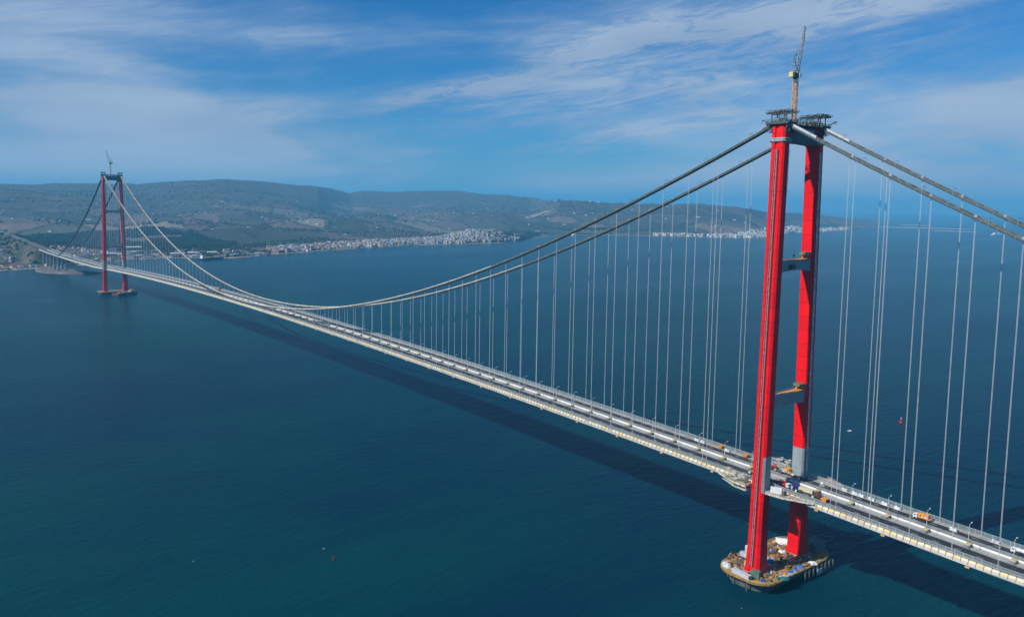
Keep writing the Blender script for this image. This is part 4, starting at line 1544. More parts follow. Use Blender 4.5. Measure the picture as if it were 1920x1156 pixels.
# small dark and pale gear strewn round the tower at deck level
for k in range(34):
    y = random.choice([random.uniform(-34, -9), random.uniform(9, 40), random.uniform(-8, 8)])
    x = random.choice([random.uniform(-17, -8), random.uniform(8, 18)])
    m = random.choice(['pale', 'white', 'steel', 'timber', 'yellow', 'dark', 'scaf'])
    d = (random.uniform(0.8, 2.4), random.uniform(0.8, 3.0), random.uniform(0.5, 1.7))
    b = MB().box((0, 0, d[2] / 2), d, 0, 0, 0.95)
    b.box((0.1, 0, d[2] + 0.12), (d[0] * 0.6, d[1] * 0.7, 0.25))
    o = b.build('site_crate', MT[m])
    o.location = (x, y, dz_(y))
    o.rotation_euler = (0, 0, random.random() * 0.5)
    cn = {'pale': 'pale grey', 'white': 'white', 'steel': 'mid grey', 'timber': 'timber brown', 'yellow': 'yellow', 'dark': 'dark', 'scaf': 'cream'}[m]
    shp = 'flat' if d[2] < 0.8 else ('tall' if d[2] > 1.35 else ('long' if d[1] > 2.1 else 'small'))
    wh = ('far' if x > 0 else 'near') + ' carriageway ' + ('before' if y > 8 else ('past' if y < -8 else 'between')) + ' the near tower legs'
    tag(o, f'{shp} {cn} crate on the {wh}', 'crate', f'{shp} {cn} crates on the {wh}')


# ------------------------------------------------------------------ site gear on the near foundation
Z0 = 8.08


def at(o, x, y, rz=0.0, z=Z0):
    o.location = (x, y, z)
    o.rotation_euler = (0, 0, rz)
    return o


# white shelter: arched tent
b = MB()
arc = [(3.6 * math.cos(a * math.pi / 10), 4.0 * math.sin(a * math.pi / 10)) for a in range(11)]
b.prism(arc, 'y', -4.5, 4.5)
R = put('shelter_tent', [('cover', b, MT['white']), ('end_wall', MB().prism([(x * 0.92, z * 0.92) for x, z in arc], 'y', -4.62, -4.5), MT['steel']),
                         ('base_frame', MB().box((0, 0, 0.2), (7.6, 9.4, 0.35)), MT['ochre'])], (30, 15.5, Z0), 'white arched storage tent at the back edge of the near foundation', 'tent', None, 0.6)
for nm, m, x, y, r, h, lab in (('tarp_heap', 'blue', -6.0, 2.2, 3.6, 2.4, 'bright blue tarpaulin heap between the near tower legs on the foundation'),
                               ('tarp_heap', 'blue', -9.0, -16.0, 3.0, 1.3, 'blue tarpaulin heap at the front edge, nearest the front leg'),
                               ('tarp_heap', 'blue', -3.6, -16.6, 2.3, 1.2, 'smaller blue tarpaulin heap in the middle of the front edge'),
                               ('tarp_heap', 'blue', 4.0, -15.6, 3.4, 1.3, 'blue tarpaulin heap on the front edge furthest from the front leg'),
                               ('tarp_heap', 'teal', -20.5, -18.6, 4.2, 1.2, 'dark teal tarpaulin heap at the front corner of the foundation'),
                               ('tarp_heap', 'white', 17.0, -17.6, 4.0, 1.5, 'white sheeted heap at the front edge below the further leg'),
                               ('tarp_heap', 'grey_box', -36.5, 16.5, 4.2, 2.8, 'pale grey domed cover at the seaward end of the foundation'),
                               ('tarp_heap', 'white', 16.2, 6.5, 2.8, 1.6, 'white sheeted heap in the middle of the foundation floor')):
    b = MB()
    n = 14
    rings = []
    for f, zz_ in ((1.0, 0), (0.96, h * 0.35), (0.74, h * 0.75), (0.35, h)):
        rings.append([(r * f * math.cos(2 * math.pi * k / n) * (1 + 0.12 * math.sin(3 * k + r)), 0.72 * r * f * math.sin(2 * math.pi * k / n) * (1 + 0.1 * math.cos(2 * k)), zz_ * (1 + 0.1 * math.sin(k * 2.3))) for k in range(n)])
    b.loft(rings)
    tag(at(b.build(nm, MT[m]), x, y, random.random() * 3), lab, 'tarpaulin heap', 'sheeted heaps on the near foundation')
container((-40.9, 1.2, Z0), -0.12, (3.2, 15.0, 3.2), MT['grey_box'], 'long light grey site cabin at the front corner of the foundation', 'site cabin', 'cabins on the near foundation')
container((-34.6, -5.6, Z0), 0.3, (4.2, 6.0, 4.6), MT['green'], 'tall grey-green machine housing at the foot of the front leg', 'machine housing', 'cabins on the near foundation')
container((-12.4, 19.5, Z0), 0.3, (3, 5, 2.8), MT['grey_box'], 'small pale grey cabin behind the front leg by the back edge', 'site cabin', 'cabins on the near foundation')
container((22.6, 0.6, Z0), 0.8, (2.4, 4.6, 2.8), MT['yellow'], 'yellow machine cabin at the foot of the further leg', 'machine housing', 'cabins on the near foundation')
R = put('storage_tank', [('shell', MB().cyl((0, 0, 0.2), 1.7, 5.6, 14), MT['grey_box']), ('lid', MB().cyl((0, 0, 5.8), 1.75, 0.4, 14, 0, 0.5), MT['pale']), ('base', MB().cyl((0, 0, 0), 2.0, 0.25, 14), MT['concrete'])],
        (-6.6, 20.4, Z0), 'upright pale grey storage tank by the back edge of the foundation', 'tank')
R = put('excavator', [('tracks', MB().box((-1.2, 0, 0.5), (0.7, 3.8, 1.0)).box((1.2, 0, 0.5), (0.7, 3.8, 1.0)), MT['dark']), ('body', MB().box((0, -0.5, 1.8), (2.6, 3.2, 1.5)), MT['orange']),
                      ('cab', MB().box((-0.7, 0.6, 2.8), (1.1, 1.5, 1.6)), MT['glass']), ('boom', MB().bar((0.5, 1, 2.0), (0.5, 4.2, 4.4), 0.5).bar((0.5, 4.2, 4.4), (0.5, 6.2, 1.6), 0.4), MT['orange']),
                      ('bucket', MB().box((0.5, 6.2, 1.2), (1.1, 0.9, 1.0)), MT['dark'])], (-20.3, 20.4, Z0), 'orange excavator with bent boom near the back edge of the foundation', 'excavator', None, 1.2)
# scaffold stair tower beside the further leg
R = root('scaffold_tower', (38, -7, Z0), 'dark scaffold stair tower beside the further leg of the near tower', 'scaffold')
q = MB()
for x in np.arange(-5.5, 5.6, 2.75):
    for y in np.arange(-5, 5.1, 2.5):
        q.bar((x, y, 0), (x, y, 9.0), 0.16)
for z in (2.2, 4.4, 6.6, 8.8):
    for y in np.arange(-5, 5.1, 2.5):
        q.bar((-5.5, y, z), (5.5, y, z), 0.14)
    for x in np.arange(-5.5, 5.6, 2.75):
        q.bar((x, -5, z), (x, 5, z), 0.14)
q.build('frame', MT['steel'], R)
q = MB()
for z in (2.2, 4.4, 6.6):
    q.box((0, 0, z + 0.1), (11, 4.5, 0.12))
q.build('landing', MT['dark'], R)
q = MB()
for k, z in enumerate((0, 2.2, 4.4)):
    a = -1 if k % 2 else 1
    q.bar((-2.2 * a, 3.6, z), (2.2 * a, 3.6, z + 2.2), 0.9, 0.15)
q.build('stair_flight', MT['pale'], R)
# lamp mast
R = put('site_lamp', [('pole', MB().tube([(0, 0, 0), (0, 0, 9)], 0.14, 6), MT['pale']), ('lamp_head', MB().box((0, 0, 9.1), (1.6, 0.4, 0.5)), MT['white'])], (-3.0, -10.4, Z0), 'tall thin lamp mast on the shaded floor between the legs', 'lamp mast')


def stack(x, y, m, n, ln, label, rz):
    b = MB()
    for k in range(n):
        for j in range(5):
            b.box(((j - 2) * 0.62, random.uniform(-0.3, 0.3), 0.2 + k * 0.34), (0.55, ln, 0.3))
    o = b.build('timber_stack' if m in ('brown', 'timber') else 'pipe_stack', MT[m])
    tag(at(o, x, y, rz), label, 'timber stack' if m in ('brown', 'timber') else 'pipe stack', 'stacks of material on the near foundation')


for x, y, m, n, ln, lab, rz in ((-22, 14.6, 'brown', 4, 7, 'dark brown timber stack behind the front leg', 0.7), (13.0, 13.6, 'brown', 4, 8, 'broad dark brown timber stack near the white tent', 0.4),
                                (8.6, 10.4, 'brown', 3, 6, 'low brown timber stack between the white tent and the middle', 1.1), (-15.2, -14.0, 'timber', 3, 9, 'long orange-brown board stack along the front edge by the front leg', 1.45),
                                (11.8, -16.2, 'timber', 3, 7, 'orange-brown board stack along the front edge below the further leg', 1.5), (-16.5, -17.8, 'pale', 3, 10, 'long pale pipe stack along the front edge', 1.4),
                                (-9, -17.6, 'pale', 2, 7, 'shorter pale pipe stack by the front rail', 1.5), (25.0, -17.2, 'timber', 2, 6, 'small board stack at the far end of the front edge', 1.5),
                                (-30, 20, 'timber', 2, 6, 'small board stack beside the pale domed cover', 0.3)):
    stack(x, y, m, n, ln, lab, rz)
cm = {'ochre': 'ochre', 'brown': 'dark brown', 'orange': 'orange', 'dark': 'dark', 'grey_box': 'light grey', 'timber': 'brown', 'yellow': 'yellow', 'blue': 'blue', 'green': 'green', 'pale': 'pale'}
LANDMARKS = [(30, 15.5, 'white tent'), (-6, 2.2, 'blue tarpaulin between the legs'), (-25.6, 0, 'front tower leg'), (25.6, 0, 'further tower leg'), (-6.6, 20.4, 'grey storage tank'),
             (-20, 20.4, 'orange excavator'), (38, -7, 'scaffold stair tower'), (-3, -10.4, 'lamp mast'), (16.2, 6.5, 'white sheeted heap mid-floor'), (-43, 1.2, 'long grey cabin'),
             (-36.5, 16.5, 'pale domed cover'), (13, 13.6, 'broad brown timber stack'), (4, -15.6, 'blue heap on the front edge'), (17, -17.6, 'white heap on the front edge')]
cnt = 0
tries = 0
while cnt < 150 and tries < 2000:
    tries += 1
    x, y = random.uniform(-40, 41), random.uniform(-17, 20)
    if abs(abs(x) - BASE_X) < 8.6 and abs(y) < 8.4:
        continue
    if (abs(x) > 36 and abs(y - 2) > 10) or (abs(x) < 14 and -10 < y < -1 and random.random() < 0.8):
        continue
    if abs(x - 38) < 7 and abs(y + 7) < 7:
        continue
    m = random.choices(list(cm), (4, 3, 2, 3, 2, 4, 1, 1, 2, 1.5))[0]
    d = (random.uniform(0.7, 2.4), random.uniform(0.8, 3.4), random.uniform(0.5, 2.0))
    b = MB().box((0, 0, d[2] / 2), d, 0, 0, random.choice((0.97, 0.8)))
    b.box((0.1, 0.1, d[2] + 0.15), (d[0] * 0.5, d[1] * 0.6, 0.3))
    for sx in (-1, 1):
        b.box((sx * d[0] * 0.3, 0, 0.06), (0.2, d[1] * 1.06, 0.12))
    o = at(b.build('site_crate', MT[m]), x, y, random.random() * 3)
    lm = min(LANDMARKS, key=lambda q: (q[0] - x) ** 2 + (q[1] - y) ** 2)
    shp = 'flat' if d[2] < 0.8 else ('tall' if d[2] > 1.6 else ('long' if d[1] > 2.4 else ('small' if d[0] < 1.3 else 'squat')))
    sd_ = ('seaward' if x < lm[0] else 'far') + (' front' if y < lm[1] else ' back')
    tag(o, f'{shp} {cm[m]} crate at the {sd_} side of {lm[2]}', 'crate', f'{shp} {cm[m]} crates round the {lm[2]}')
    cnt += 1


# ------------------------------------------------------------------ approach viaduct on the far shore
V = root('approach_viaduct_piers', (0, 2950, 2.6), 'double row of pale concrete viaduct piers standing on the islet by the far shore', 'viaduct piers')
for y in (2805, 2880, 2955, 3030, 3105):
    for x in (-12, 12):
        h = deck_z(y) - 3.5
        b = MB()
        zb = 1.0
        b.loft([[(x + sx * w, y - 2950 + sy * l, z) for sx, sy in ((-1, -1), (1, -1), (1, 1), (-1, 1))] for z, w, l in ((zb - 2.6, 3.6, 3.0), (h * 0.5, 3.1, 2.6), (h - 5, 3.1, 2.6), (h - 2.7, 5.0, 2.6))])
        b.build('pier', MT['concrete'], V)
        MB().box((x, y - 2950, zb - 1.4), (11, 9, 1.6)).build('pier_cap', MT['concrete'], V)
# anchor block and road climbing the hill
b = MB()
for x in (-TOP_X, TOP_X):
    b.prism([(2760, -2), (2830, -2), (2826, 30), (2805, 50), (2780, 52), (2764, 20)], 'x', x - 6, x + 6)
rows = []
b2 = MB()
for y in np.arange(3146, 5500, 20):
    z = deck_z(y) + 0.25
    rows.append([(-9, y, z), (9, y, z)])
for p, q in zip(rows[:-1], rows[1:]):
    b2.face([p[0], p[1], q[1], q[0]])
tag(b2.build('road', mat('road_surface', (0.13, 0.13, 0.13), 0.9), fix=False), kind='structure')

# ------------------------------------------------------------------ buildings of the shore towns
WALLS = {'white': (0.74, 0.73, 0.70), 'cream': (0.66, 0.58, 0.44), 'pale blue': (0.40, 0.50, 0.60), 'pink': (0.58, 0.40, 0.35), 'grey': (0.42, 0.42, 0.42), 'yellow': (0.66, 0.52, 0.22)}


def wall_mat(nm, col):
    m = mat('wall_' + nm.replace(' ', '_'), col, 0.8, 0, 0.08, 0.05, 0.2)
    t = m.node_tree
    p = t.nodes['Principled BSDF']
    src = p.inputs['Base Color'].links[0].from_socket
    g = nd(t, 'ShaderNodeNewGeometry')
    s = nd(t, 'ShaderNodeSeparateXYZ')
    t.links.new(g.outputs['Position'], s.inputs[0])
    fz_ = mth(t, 'FRACT', mth(t, 'DIVIDE', s.outputs[2], 3.1))
    fx_ = mth(t, 'FRACT', mth(t, 'DIVIDE', mth(t, 'ADD', s.outputs[0], s.outputs[1]), 3.4))
    w = mth(t, 'MULTIPLY', mth(t, 'MULTIPLY', mth(t, 'GREATER_THAN', fz_, 0.4), mth(t, 'GREATER_THAN', fx_, 0.5)), 0.75)
    t.links.new(mixc(t, w, src, (0.05, 0.06, 0.075)), p.inputs['Base Color'])
    return m


WM = {k: wall_mat(k, v) for k, v in WALLS.items()}
ROOF = {'red tiled': mat('roof_tile', (0.30, 0.11, 0.07), 0.85), 'flat grey': mat('roof_grey', (0.30, 0.31, 0.33), 0.85), 'pale': mat('roof_pale', (0.60, 0.60, 0.58), 0.8)}


def building_mesh(w, d, h, gable, wm, rm):
    b = MB()
    b.box((0, 0, h / 2 - 1.5), (w, d, h + 3), 0, 0)
    if gable:
        e = 0.5
        b.prism([(-d / 2 - e, h), (d / 2 + e, h), (0, h + d * 0.28)], 'x', -w / 2 - e, w / 2 + e, 1)
    else:
        b.box((0, 0, h + 0.25), (w + 0.4, d + 0.4, 0.5), 0, 1)
        b.box((w * 0.2, d * 0.1, h + 1.5), (w * 0.3, d * 0.35, 2.2), 0, 1)
    o = b.build('tmp', [wm, rm])
    me = o.data
    bpy.data.objects.remove(o)
    return me


CACHE = {}
used_pos = []


def building(x, y, w, d, h, wall, roof, rz, name, label, cat, group):
    key = (round(w / 4), round(d / 4), round(h / 3), wall, roof)
    if key not in CACHE:
        CACHE[key] = building_mesh(round(w / 4) * 4, round(d / 4) * 4, round(h / 3) * 3, roof == 'red tiled', WM[wall], ROOF[roof])
        CACHE[key].name = name
    o = link(name, CACHE[key])
    o.location = (x, y, float(land_z(x, y)))
    o.rotation_euler = (0, 0, rz)
    tag(o, label, cat, group)
    return o


def pol(az, R):
    return CX + R * math.sin(math.radians(az)), CY + R * math.cos(math.radians(az))


def free(x, y, r):
    for a, c, q in used_pos:
        if (a - x) ** 2 + (c - y) ** 2 < (r + q) ** 2:
            return False
    used_pos.append((x, y, r))
    return True


mass = MB()
MASSM = [WM[k] for k in WALLS] + [ROOF[k] for k in ROOF]
WK = list(WALLS)
RK = list(ROOF)


def mass_building(x, y, w, d, h, wall, roof, rz):
    z = float(land_z(x, y))
    mass.box((x, y, z + h / 2 - 1), (w, d, h + 2), rz, WK.index(wall))
    mass.box((x, y, z + h + 0.3), (w * 1.02, d * 1.02, 0.8), rz, len(WK) + RK.index(roof), 0.7 if roof == 'red tiled' else 1.0)


def town_depth(az):
    return float(np.interp(az, [21.6, 23.5, 26, 29, 31.5, 34, 36.5, 38, 39.3], [330, 450, 400, 520, 700, 880, 900, 560, 160]))


n_ind = 0
cand = []
tries = 0
while len(cand) < 1250 and tries < 16000:
    tries += 1
    az = random.uniform(21.7, 39.2)
    dep = town_depth(az)
    f = random.random() ** 0.9
    R = float(shore_r(np.array(az))) + 38 + f * dep
    if az > 38.0 and f > 0.5:
        continue
    x, y = pol(az, R)
    big = az < 27.5 and random.random() < 0.55
    w = random.uniform(16, 30) if big else random.uniform(9, 20)
    d = random.uniform(10, 14) if big else random.uniform(8, 14)
    if not free(x, y, 0.46 * max(w, d)):
        continue
    h = random.uniform(12, 21) if big else random.uniform(7, 17)
    wall = random.choices(WK, (9, 3, 1.6, 1.6, 2, 0.8))[0]
    roof = random.choices(RK, (4, 2, 3))[0]
    cand.append((f * dep, az, x, y, w, d, h, wall, roof))
cand.sort(key=lambda q: q[0])
for k, (dd, az, x, y, w, d, h, wall, roof) in enumerate(cand):
    rz = -math.radians(az) + random.choice((0, 0.3, -0.4, 0.8, 1.57)) + random.uniform(-0.1, 0.1)
    if k < 215:
        row = 'beach front' if dd < 60 else ('second row' if dd < 110 else 'back rows')
        part = ('near end', 'lower middle', 'middle', 'upper middle', 'hill end')[int(np.clip((az - 21.7) / 3.5, 0, 4))] + ' of the seaside town'
        lab = f'{wall} block, {roof} roof, {row}, {part}'
        building(x, y, w, d, h, wall, roof, rz, 'apartment_block', lab, 'building', f'{wall} {roof} blocks {row}, {part}')
    else:
        mass_building(x, y, w, d, h, wall, roof, rz)
# far town beyond the headland: a mass of small blocks
for k in range(760):
    az = random.uniform(48.8, 61.5)
    Rc = float(shore_r(np.array(az)))
    wdt = float(np.interp(az, [46.5, 50, 54, 57.4, 58.5, 61.5], [100, 160, 420, 1100, 1300, 900]))
    if az < 52.5 and random.random() < 0.65:
        continue
    R = Rc + 40 + wdt * random.random()
    x, y = pol(az, R)
    mass_building(x, y, random.uniform(12, 34), random.uniform(12, 22), random.uniform(9, 24), random.choices(WK, (9, 3, 1.6, 1.6, 2, 0.8))[0], random.choices(RK, (2, 2, 4))[0], random.random() * 3)
for k in range(160):   # scattered farmsteads on the slopes
    az = random.uniform(0, 55)
    R = float(shore_r(np.array(az))) + random.uniform(900, 5200)
    x, y = pol(az, R)
    mass_building(x, y, random.uniform(10, 40), random.uniform(9, 16), random.uniform(4, 8), 'white', random.choice(RK), random.random() * 3)
for k in range(170):
    az = random.uniform(3.5, 12)
    R = float(shore_r(np.array(az))) + random.choice((random.uniform(30, 160), random.uniform(250, 520), random.uniform(520, 950)))
    x, y = pol(az, R)
    if abs(x) < 95 and y > 3060:
        continue
    mass_building(x, y, random.uniform(9, 20), random.uniform(8, 13), random.uniform(4, 8), random.choices(WK, (7, 3, 1, 1.5, 2, 0.5))[0], random.choices(RK, (5, 2, 2))[0], random.random() * 3)
for k in range(70):
    az = random.uniform(12.4, 21.5)
    x, y = pol(az, float(shore_r(np.array(az))) + random.choice((random.uniform(30, 90), random.uniform(60, 420))))
    mass_building(x, y, random.uniform(12, 46), random.uniform(10, 20), random.uniform(5, 10), random.choices(WK, (7, 3, 1, 0.5, 3, 0.5))[0], random.choices(RK, (1, 2, 4))[0], -0.25 + random.gauss(0, 0.15))
tag(mass.build('town_blocks', MASSM, fix=False), 'dense mass of small pale town blocks further back on the coast', 'town', None, 'stuff')
# village by the viaduct
n = 0
tries = 0
while n < 74 and tries < 3000:
    tries += 1
    az = random.uniform(4.2, 10.6)
    R = float(shore_r(np.array(az))) + random.choice((random.uniform(28, 110), random.uniform(250, 700), random.uniform(600, 900)))
    x, y = pol(az, R)
    if abs(x) < 95 and y > 3080:
        continue
    if abs(x) < 40:
        continue
    w, d = random.uniform(9, 18), random.uniform(8, 13)
    if not free(x, y, 0.65 * max(w, d)):
        continue
    wall = random.choices(WK, (7, 3, 1, 1.5, 2, 0.5))[0]
    roof = random.choices(RK, (6, 2, 2))[0]
    side = 'this side of' if x < 0 else 'beyond'
    building(x, y, w, d, random.uniform(5, 8), wall, roof, random.random() * 3, 'village_house', f'small {wall} house with {roof} roof in the village {side} the viaduct', 'house', f'{wall} {roof} village houses {side} the viaduct')
    n += 1
# works by the quay
for (x, y, w, d, h, wm, rm, rz, lab) in ((268, 3345, 46, 20, 12, 'navy', 'pale', -0.2, 'blue walled warehouse with pale roof on the quay behind the distant tower'),
                                         (322, 3390, 34, 18, 9, 'white', 'pale', -0.2, 'white warehouse beside the blue one on the quay'),
                                         (440, 3740, 90, 26, 12, 'teal', 'pale', -0.1, 'long dark teal works hall with pale roof behind the quay'),
                                         (330, 3650, 50, 16, 8, 'grey_box', 'pale', -0.1, 'low grey works shed behind the blue warehouse'),
                                         (238, 3880, 46, 12, 7, 'white', 'pale', -0.1, 'long white shed at the edge of the dark wood'),
                                         (470, 3420, 40, 18, 7, 'white', 'flat grey', -0.3, 'low white shed along the quay right of the cable'),
                                         (560, 3420, 60, 24, 8, 'cream', 'pale', -0.3, 'broad cream shed on the quay before the moored ship'),
                                         (640, 3450, 50, 20, 8, 'white', 'pale', -0.35, 'white quay shed inland of the moored ship'),
                                         (720, 3440, 44, 22, 9, 'cream', 'pale', -0.35, 'cream quay shed at the end of the works yard'),
                                         (390, 3500, 28, 14, 11, 'yellow', 'pale', -0.2, 'small yellow works building in the middle of the yard'),
                                         (420, 3560, 36, 16, 9, 'white', 'flat grey', 0.2, 'white works office in the middle of the yard')):
    az, R = polar(x, y)
    z = float(land_z(x, y))
    R_ = root('warehouse', (x, y, z), lab, 'warehouse', 'works buildings by the quay', rz)
    MB().box((0, 0, h / 2 - 1), (w, d, h + 2)).build('wall', MT[wm], R_)
    MB().prism([(-d / 2 - 0.6, h), (d / 2 + 0.6, h), (0, h + d * 0.16)], 'x', -w / 2 - 0.6, w / 2 + 0.6).build('roof', ROOF[rm], R_)
    dr = MB()
    for k in range(int(w // 9)):
        dr.box((-w / 2 + 5 + k * 9, -d / 2 - 0.06, 2.2), (4.5, 0.15, 4.4))
    dr.build('doors', MT['navy'] if wm != 'navy' else MT['pale'], R_)
# quay wall
q = MB()
for az in np.arange(12.6, 18.6, 0.3):
    Rc = float(shore_r(np.array(az)))
    a, c = pol(az, Rc + 6), pol(az + 0.3, float(shore_r(np.array(az + 0.3))) + 6)
    q.bar((*a, 0.4), (*c, 0.4), 16, 3.6)
tag(q.build('quay', MT['concrete'], fix=False), kind='structure')
# slender mast near the headland
put('radio_mast', [('mast', MB().tube([(0, 0, 0), (0, 0, 60)], [2.6, 1.0], 8), MT['pale']), ('top_ring', MB().cyl((0, 0, 52), 3.0, 2, 10), MT['pale'])], (*pol(38.9, 5330), 2.0), 'slender pale mast on the headland at the end of the town', 'mast')


# ------------------------------------------------------------------ woodland
def make_wood(name, spots, hmin, hmax, m):
    N = len(spots)
    P = np.array(spots)
    z = land_z(P[:, 0], P[:, 1])
    h = RS.uniform(hmin, hmax, N)
    r = h * RS.uniform(0.42, 0.75, N)
    n = 6
    V, F = [], []
    ang = np.linspace(0, 2 * np.pi, n, endpoint=False)
    base = np.zeros((N, 2 * n + 1, 3))
    for k in range(n):
        for ri, (fz_, fr) in enumerate(((0.12, 0.9), (0.55, 0.85))):
            j = RS.uniform(0.75, 1.25, N)
            base[:, ri * n + k, 0] = P[:, 0] + r * fr * j * np.cos(ang[k] + ri * 0.5)
            base[:, ri * n + k, 1] = P[:, 1] + r * fr * j * np.sin(ang[k] + ri * 0.5)
            base[:, ri * n + k, 2] = z + h * fz_ * RS.uniform(0.85, 1.15, N)
    base[:, 2 * n] = np.stack([P[:, 0], P[:, 1], z + h], 1)
    base[:, :n, 2] = (z - 1)[:, None]
    tri = []
    for k in range(n):
        k2 = (k + 1) % n
        tri += [(k, k2, n + k2), (k, n + k2, n + k), (n + k, n + k2, 2 * n)]
    tri = np.array(tri)
    F = (tri[None] + (np.arange(N) * (2 * n + 1))[:, None, None]).reshape(-1, 3)
    me = bpy.data.meshes.new(name)
    me.from_pydata(base.reshape(-1, 3).tolist(), [], F.tolist())
    me.materials.append(m)
    me.update()
    o = link(name, me)
    tag(o, kind='stuff')
    return o


wood_m = mat('pine_foliage', (0.018, 0.034, 0.024), 0.9, 0, 0.4, 0.05, 0.1)
leaf_m = mat('broadleaf_foliage', (0.032, 0.045, 0.024), 0.9, 0, 0.4, 0.05, 0.1)
sp = []
while len(sp) < 12500:
    az = random.uniform(6.2, 19.5)
    f = random.random()
    R = np.interp(az, [6.2, 8.5, 13, 16, 19.5], [4300, 4050, 4050, 4150, 4500]) + f * np.interp(az, [6.2, 9, 15, 19.5], [900, 1500, 1400, 400])
    x, y = pol(az, R)
    if abs(x) < 40:
        continue
    if float(vnoise(np.array(x / 130), np.array(y / 130), 4)) < 0.22:
        continue
    sp.append((x, y))
make_wood('pine_wood', sp, 9, 16, wood_m)
sp = []
while len(sp) < 2600:
    az = random.gauss(38.3, 0.9)
    R = float(shore_r(np.array(az))) + random.uniform(60, 750)
    if az < 37 and R < float(shore_r(np.array(az))) + 560:
        continue
    sp.append(pol(az, R))
make_wood('headland_wood', sp, 9, 15, wood_m)
sp = []
while len(sp) < 15000:
    az = random.uniform(-4, 57)
    d = 60 + 6500 * random.random() ** 1.4
    R = float(shore_r(np.array(az))) + d
    x, y = pol(az, R)
    k = float(vnoise(np.array(x / 260), np.array(y / 120), 14)) * 0.6 + float(vnoise(np.array(x / 900), np.array(y / 500), 24)) * 0.5
    if k < 0.60:
        continue
    if abs(x) < 30 and y < 5600:
        continue
    sp.append((x, y))
for k in range(170):
    y = random.uniform(3120, 4600)
    sp.append((random.choice((-1, 1)) * random.uniform(20, 110), y))
make_wood('hedgerow_trees', sp, 5, 12, leaf_m)


# ------------------------------------------------------------------ boats and buoys
def hull(b, L_, W_, h, draft=1.2):
    rings = []
    for f, w, sh in ((-0.5, 0.8, 0), (-0.3, 1, 0), (0.2, 1, 0), (0.38, 0.65, 0.1), (0.5, 0.04, 0.35)):
        y = f * L_
        rings.append([(-W_ / 2 * w, y, h * (1 + sh)), (-W_ / 2 * w * 0.86, y * 0.97, -draft), (W_ / 2 * w * 0.86, y * 0.97, -draft), (W_ / 2 * w, y, h * (1 + sh))])
    return b.loft(rings)


def ship(loc, rz, L_, label, hm, sm, style, group='vessels on the strait'):
    R = root('ship', loc, label, 'ship', group, rz)
    W_ = L_ * 0.16
    h = L_ * 0.05 + 1
    hull(MB(), L_, W_, h).build('hull', hm, R)
    if style == 'ferry':
        s = MB()
        s.box((0, -L_ * 0.06, h + L_ * 0.03), (W_ * 0.9, L_ * 0.7, L_ * 0.06))
        s.box((0, -L_ * 0.02, h + L_ * 0.075), (W_ * 0.7, L_ * 0.45, L_ * 0.035))
        s.build('superstructure', sm, R)
        MB().box((0, L_ * 0.17, h + L_ * 0.11), (W_ * 0.8, L_ * 0.06, L_ * 0.035)).build('bridge_house', sm, R)
        MB().cyl((0, -L_ * 0.18, h + L_ * 0.09), L_ * 0.022, L_ * 0.07, 10).build('funnel', hm, R)
    else:
        MB().box((0, -L_ * 0.38, h + L_ * 0.05), (W_ * 0.8, L_ * 0.1, L_ * 0.1)).build('bridge_house', MT['white'], R)
        for k in range(5):
            MB().box((0, -L_ * 0.2 + k * L_ * 0.115, h + L_ * 0.018), (W_ * 0.75, L_ * 0.1, L_ * 0.035 + 0.6 * (k % 2))).build('cargo', sm, R)
        MB().bar((0, -L_ * 0.24, h), (0, -L_ * 0.24, h + L_ * 0.16), 1.0).build('derrick', MT['dark'], R)
    return R


ship((8645, 3050, 0), 1.15, 150, 'lone white ferry out on the open strait', MT['white'], MT['white'], 'ferry')
ship((4014, 4500, 0), -1.0, 130, 'white ferry off the shore beyond the town headland', MT['white'], MT['white'], 'ferry')
ship((620, 3135, 0), -1.25, 120, 'navy hulled cargo ship with tan cargo moored at the works quay', MT['navy'], MT['timber'], 'cargo')
BR = root('barge', (14, 1982, 0), 'tall dark work barge moored in front of the distant foundation', 'barge', None, -1.0)
bh = MB()
bh.loft([[(-11, y, 7.5), (-9.5, y * 0.96, -1.5), (9.5, y * 0.96, -1.5), (11, y, 7.5)] for y in (-33, -28, 28, 33)])
bh.build('hull', mat('barge_grey', (0.09, 0.075, 0.085), 0.8), BR)
MB().box((0, -32.6, 4.6), (22.6, 1.6, 3.0)).build('end_fender', MT['dark_red'], BR)
MB().box((2, 18, 9.2), (12, 10, 3.4)).build('deck_house', MT['steel'], BR)
q = MB()
for y in (-20, -8, 4):
    q.box((random.uniform(-4, 4), y, 8.2), (random.uniform(5, 9), 7, 1.5 + random.random() * 2))
q.build('deck_gear', MT['timber'], BR)['kind'] = 'stuff'
MB().bar((-3, 26, 7.5), (2, 40, 17), 0.9).build('crane_jib', MT['dark'], BR)


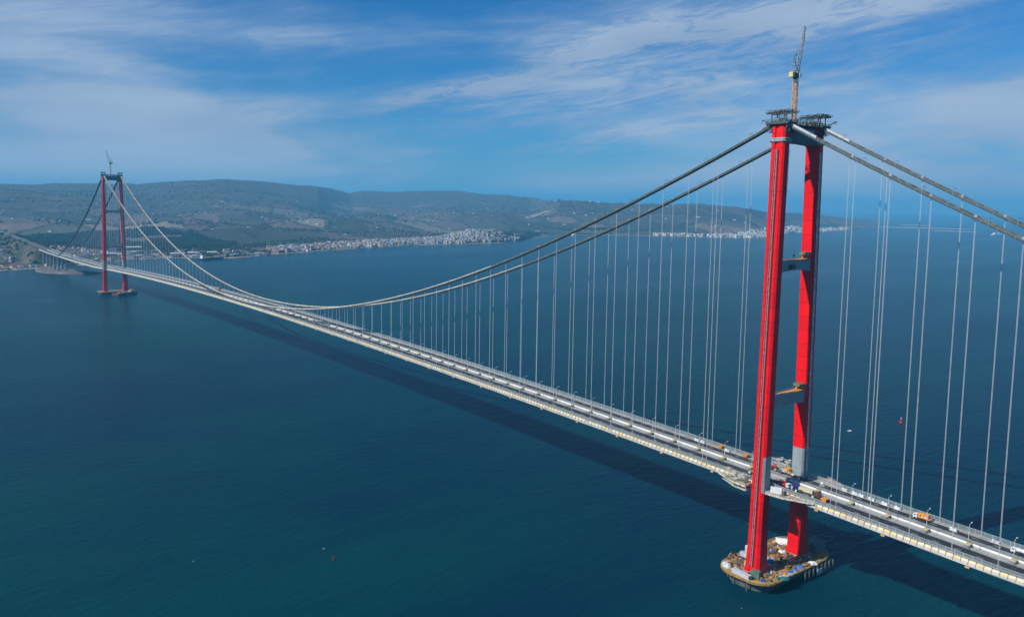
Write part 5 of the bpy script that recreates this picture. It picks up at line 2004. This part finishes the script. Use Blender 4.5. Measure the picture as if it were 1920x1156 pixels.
def buoy(x, y, label, s=1.0, fr=1.0):
    R = root('buoy', (x, y, 0), label, 'buoy', 'red buoys', 0.2)
    bm_ = MT['redv'] if s > 1 else MT['dark_red']
    MB().cyl((0, 0, -0.6 * s), 1.7 * s * fr, 1.6 * s, 14).build('float', bm_, R)
    b = MB()
    for k in range(4):
        a = k * math.pi / 2
        b.bar((1.1 * s * math.cos(a), 1.1 * s * math.sin(a), s), (0.35 * s * math.cos(a), 0.35 * s * math.sin(a), 4.4 * s), 0.25 * s)
    b.cyl((0, 0, 2.6 * s), 0.85 * s, 0.3 * s, 10)
    b.build('frame', bm_, R)
    MB().cyl((0, 0, 4.4 * s), 0.65 * s, 1.0 * s, 10, 0, 0.15 * s).build('topmark', bm_ if s < 1.0 else MT['pale'], R)


buoy(480.5, 140, 'orange-red buoy on open water beyond the deck past the near tower', 1.25)
buoy(-248, 204.7, 'small dark red buoy on the open water in front of the bridge', 0.75, 0.6)
R = put('motor_boat', [('hull', hull(MB(), 5, 1.8, 0.6, 0.3), MT['white']), ('cabin', MB().box((0, -0.5, 1.0), (1.1, 1.5, 0.9), 0, 0, 0.85), MT['white'])], (392, 158, 0), 'tiny white motor boat on the water beyond the deck', 'boat', None, 0.9)

# whitecaps: breaking crests, small raised patches of foam
fo = MB()
for k in range(14):
    az = random.uniform(0, 75)
    R = 330 + 2600 * random.random() ** 1.6
    x, y = pol(az, R)
    l, w = random.uniform(0.6, 1.6), random.uniform(0.2, 0.45)
    a = -0.6 + random.gauss(0, 0.3)
    ca, sa = math.cos(a), math.sin(a)
    rg = []
    for q in range(8):
        u, v = l * math.cos(q * math.pi / 4) * random.uniform(0.6, 1.1), w * math.sin(q * math.pi / 4) * random.uniform(0.6, 1.1)
        rg.append((x + u * ca - v * sa, y + u * sa + v * ca))
    fo.loft([[(p[0], p[1], -0.1) for p in rg], [(x + (p[0] - x) * 0.6, y + (p[1] - y) * 0.6, 0.22) for p in rg]])
tag(fo.build('wave_foam', mat('foam', (0.75, 0.78, 0.8), 0.9)), kind='stuff')

# ------------------------------------------------------------------ haze
hb = MB().box((0, 0, 0), (1, 1, 1))
hm = bpy.data.materials.new('haze')
hm.use_nodes = True
t = hm.node_tree
t.nodes.clear()
o_ = nd(t, 'ShaderNodeOutputMaterial')
pv = nd(t, 'ShaderNodeVolumePrincipled')
pv.inputs['Color'].default_value = (0.17, 0.62, 0.96, 1)
pv.inputs['Density'].default_value = 0.000064
pv.inputs['Anisotropy'].default_value = 0.0
t.links.new(pv.outputs[0], o_.inputs['Volume'])
hz = hb.build('haze', hm)
hz.scale = (90000, 90000, 705)
hz.location = (0, 0, 705 / 2 - 5)
tag(hz, kind='stuff')
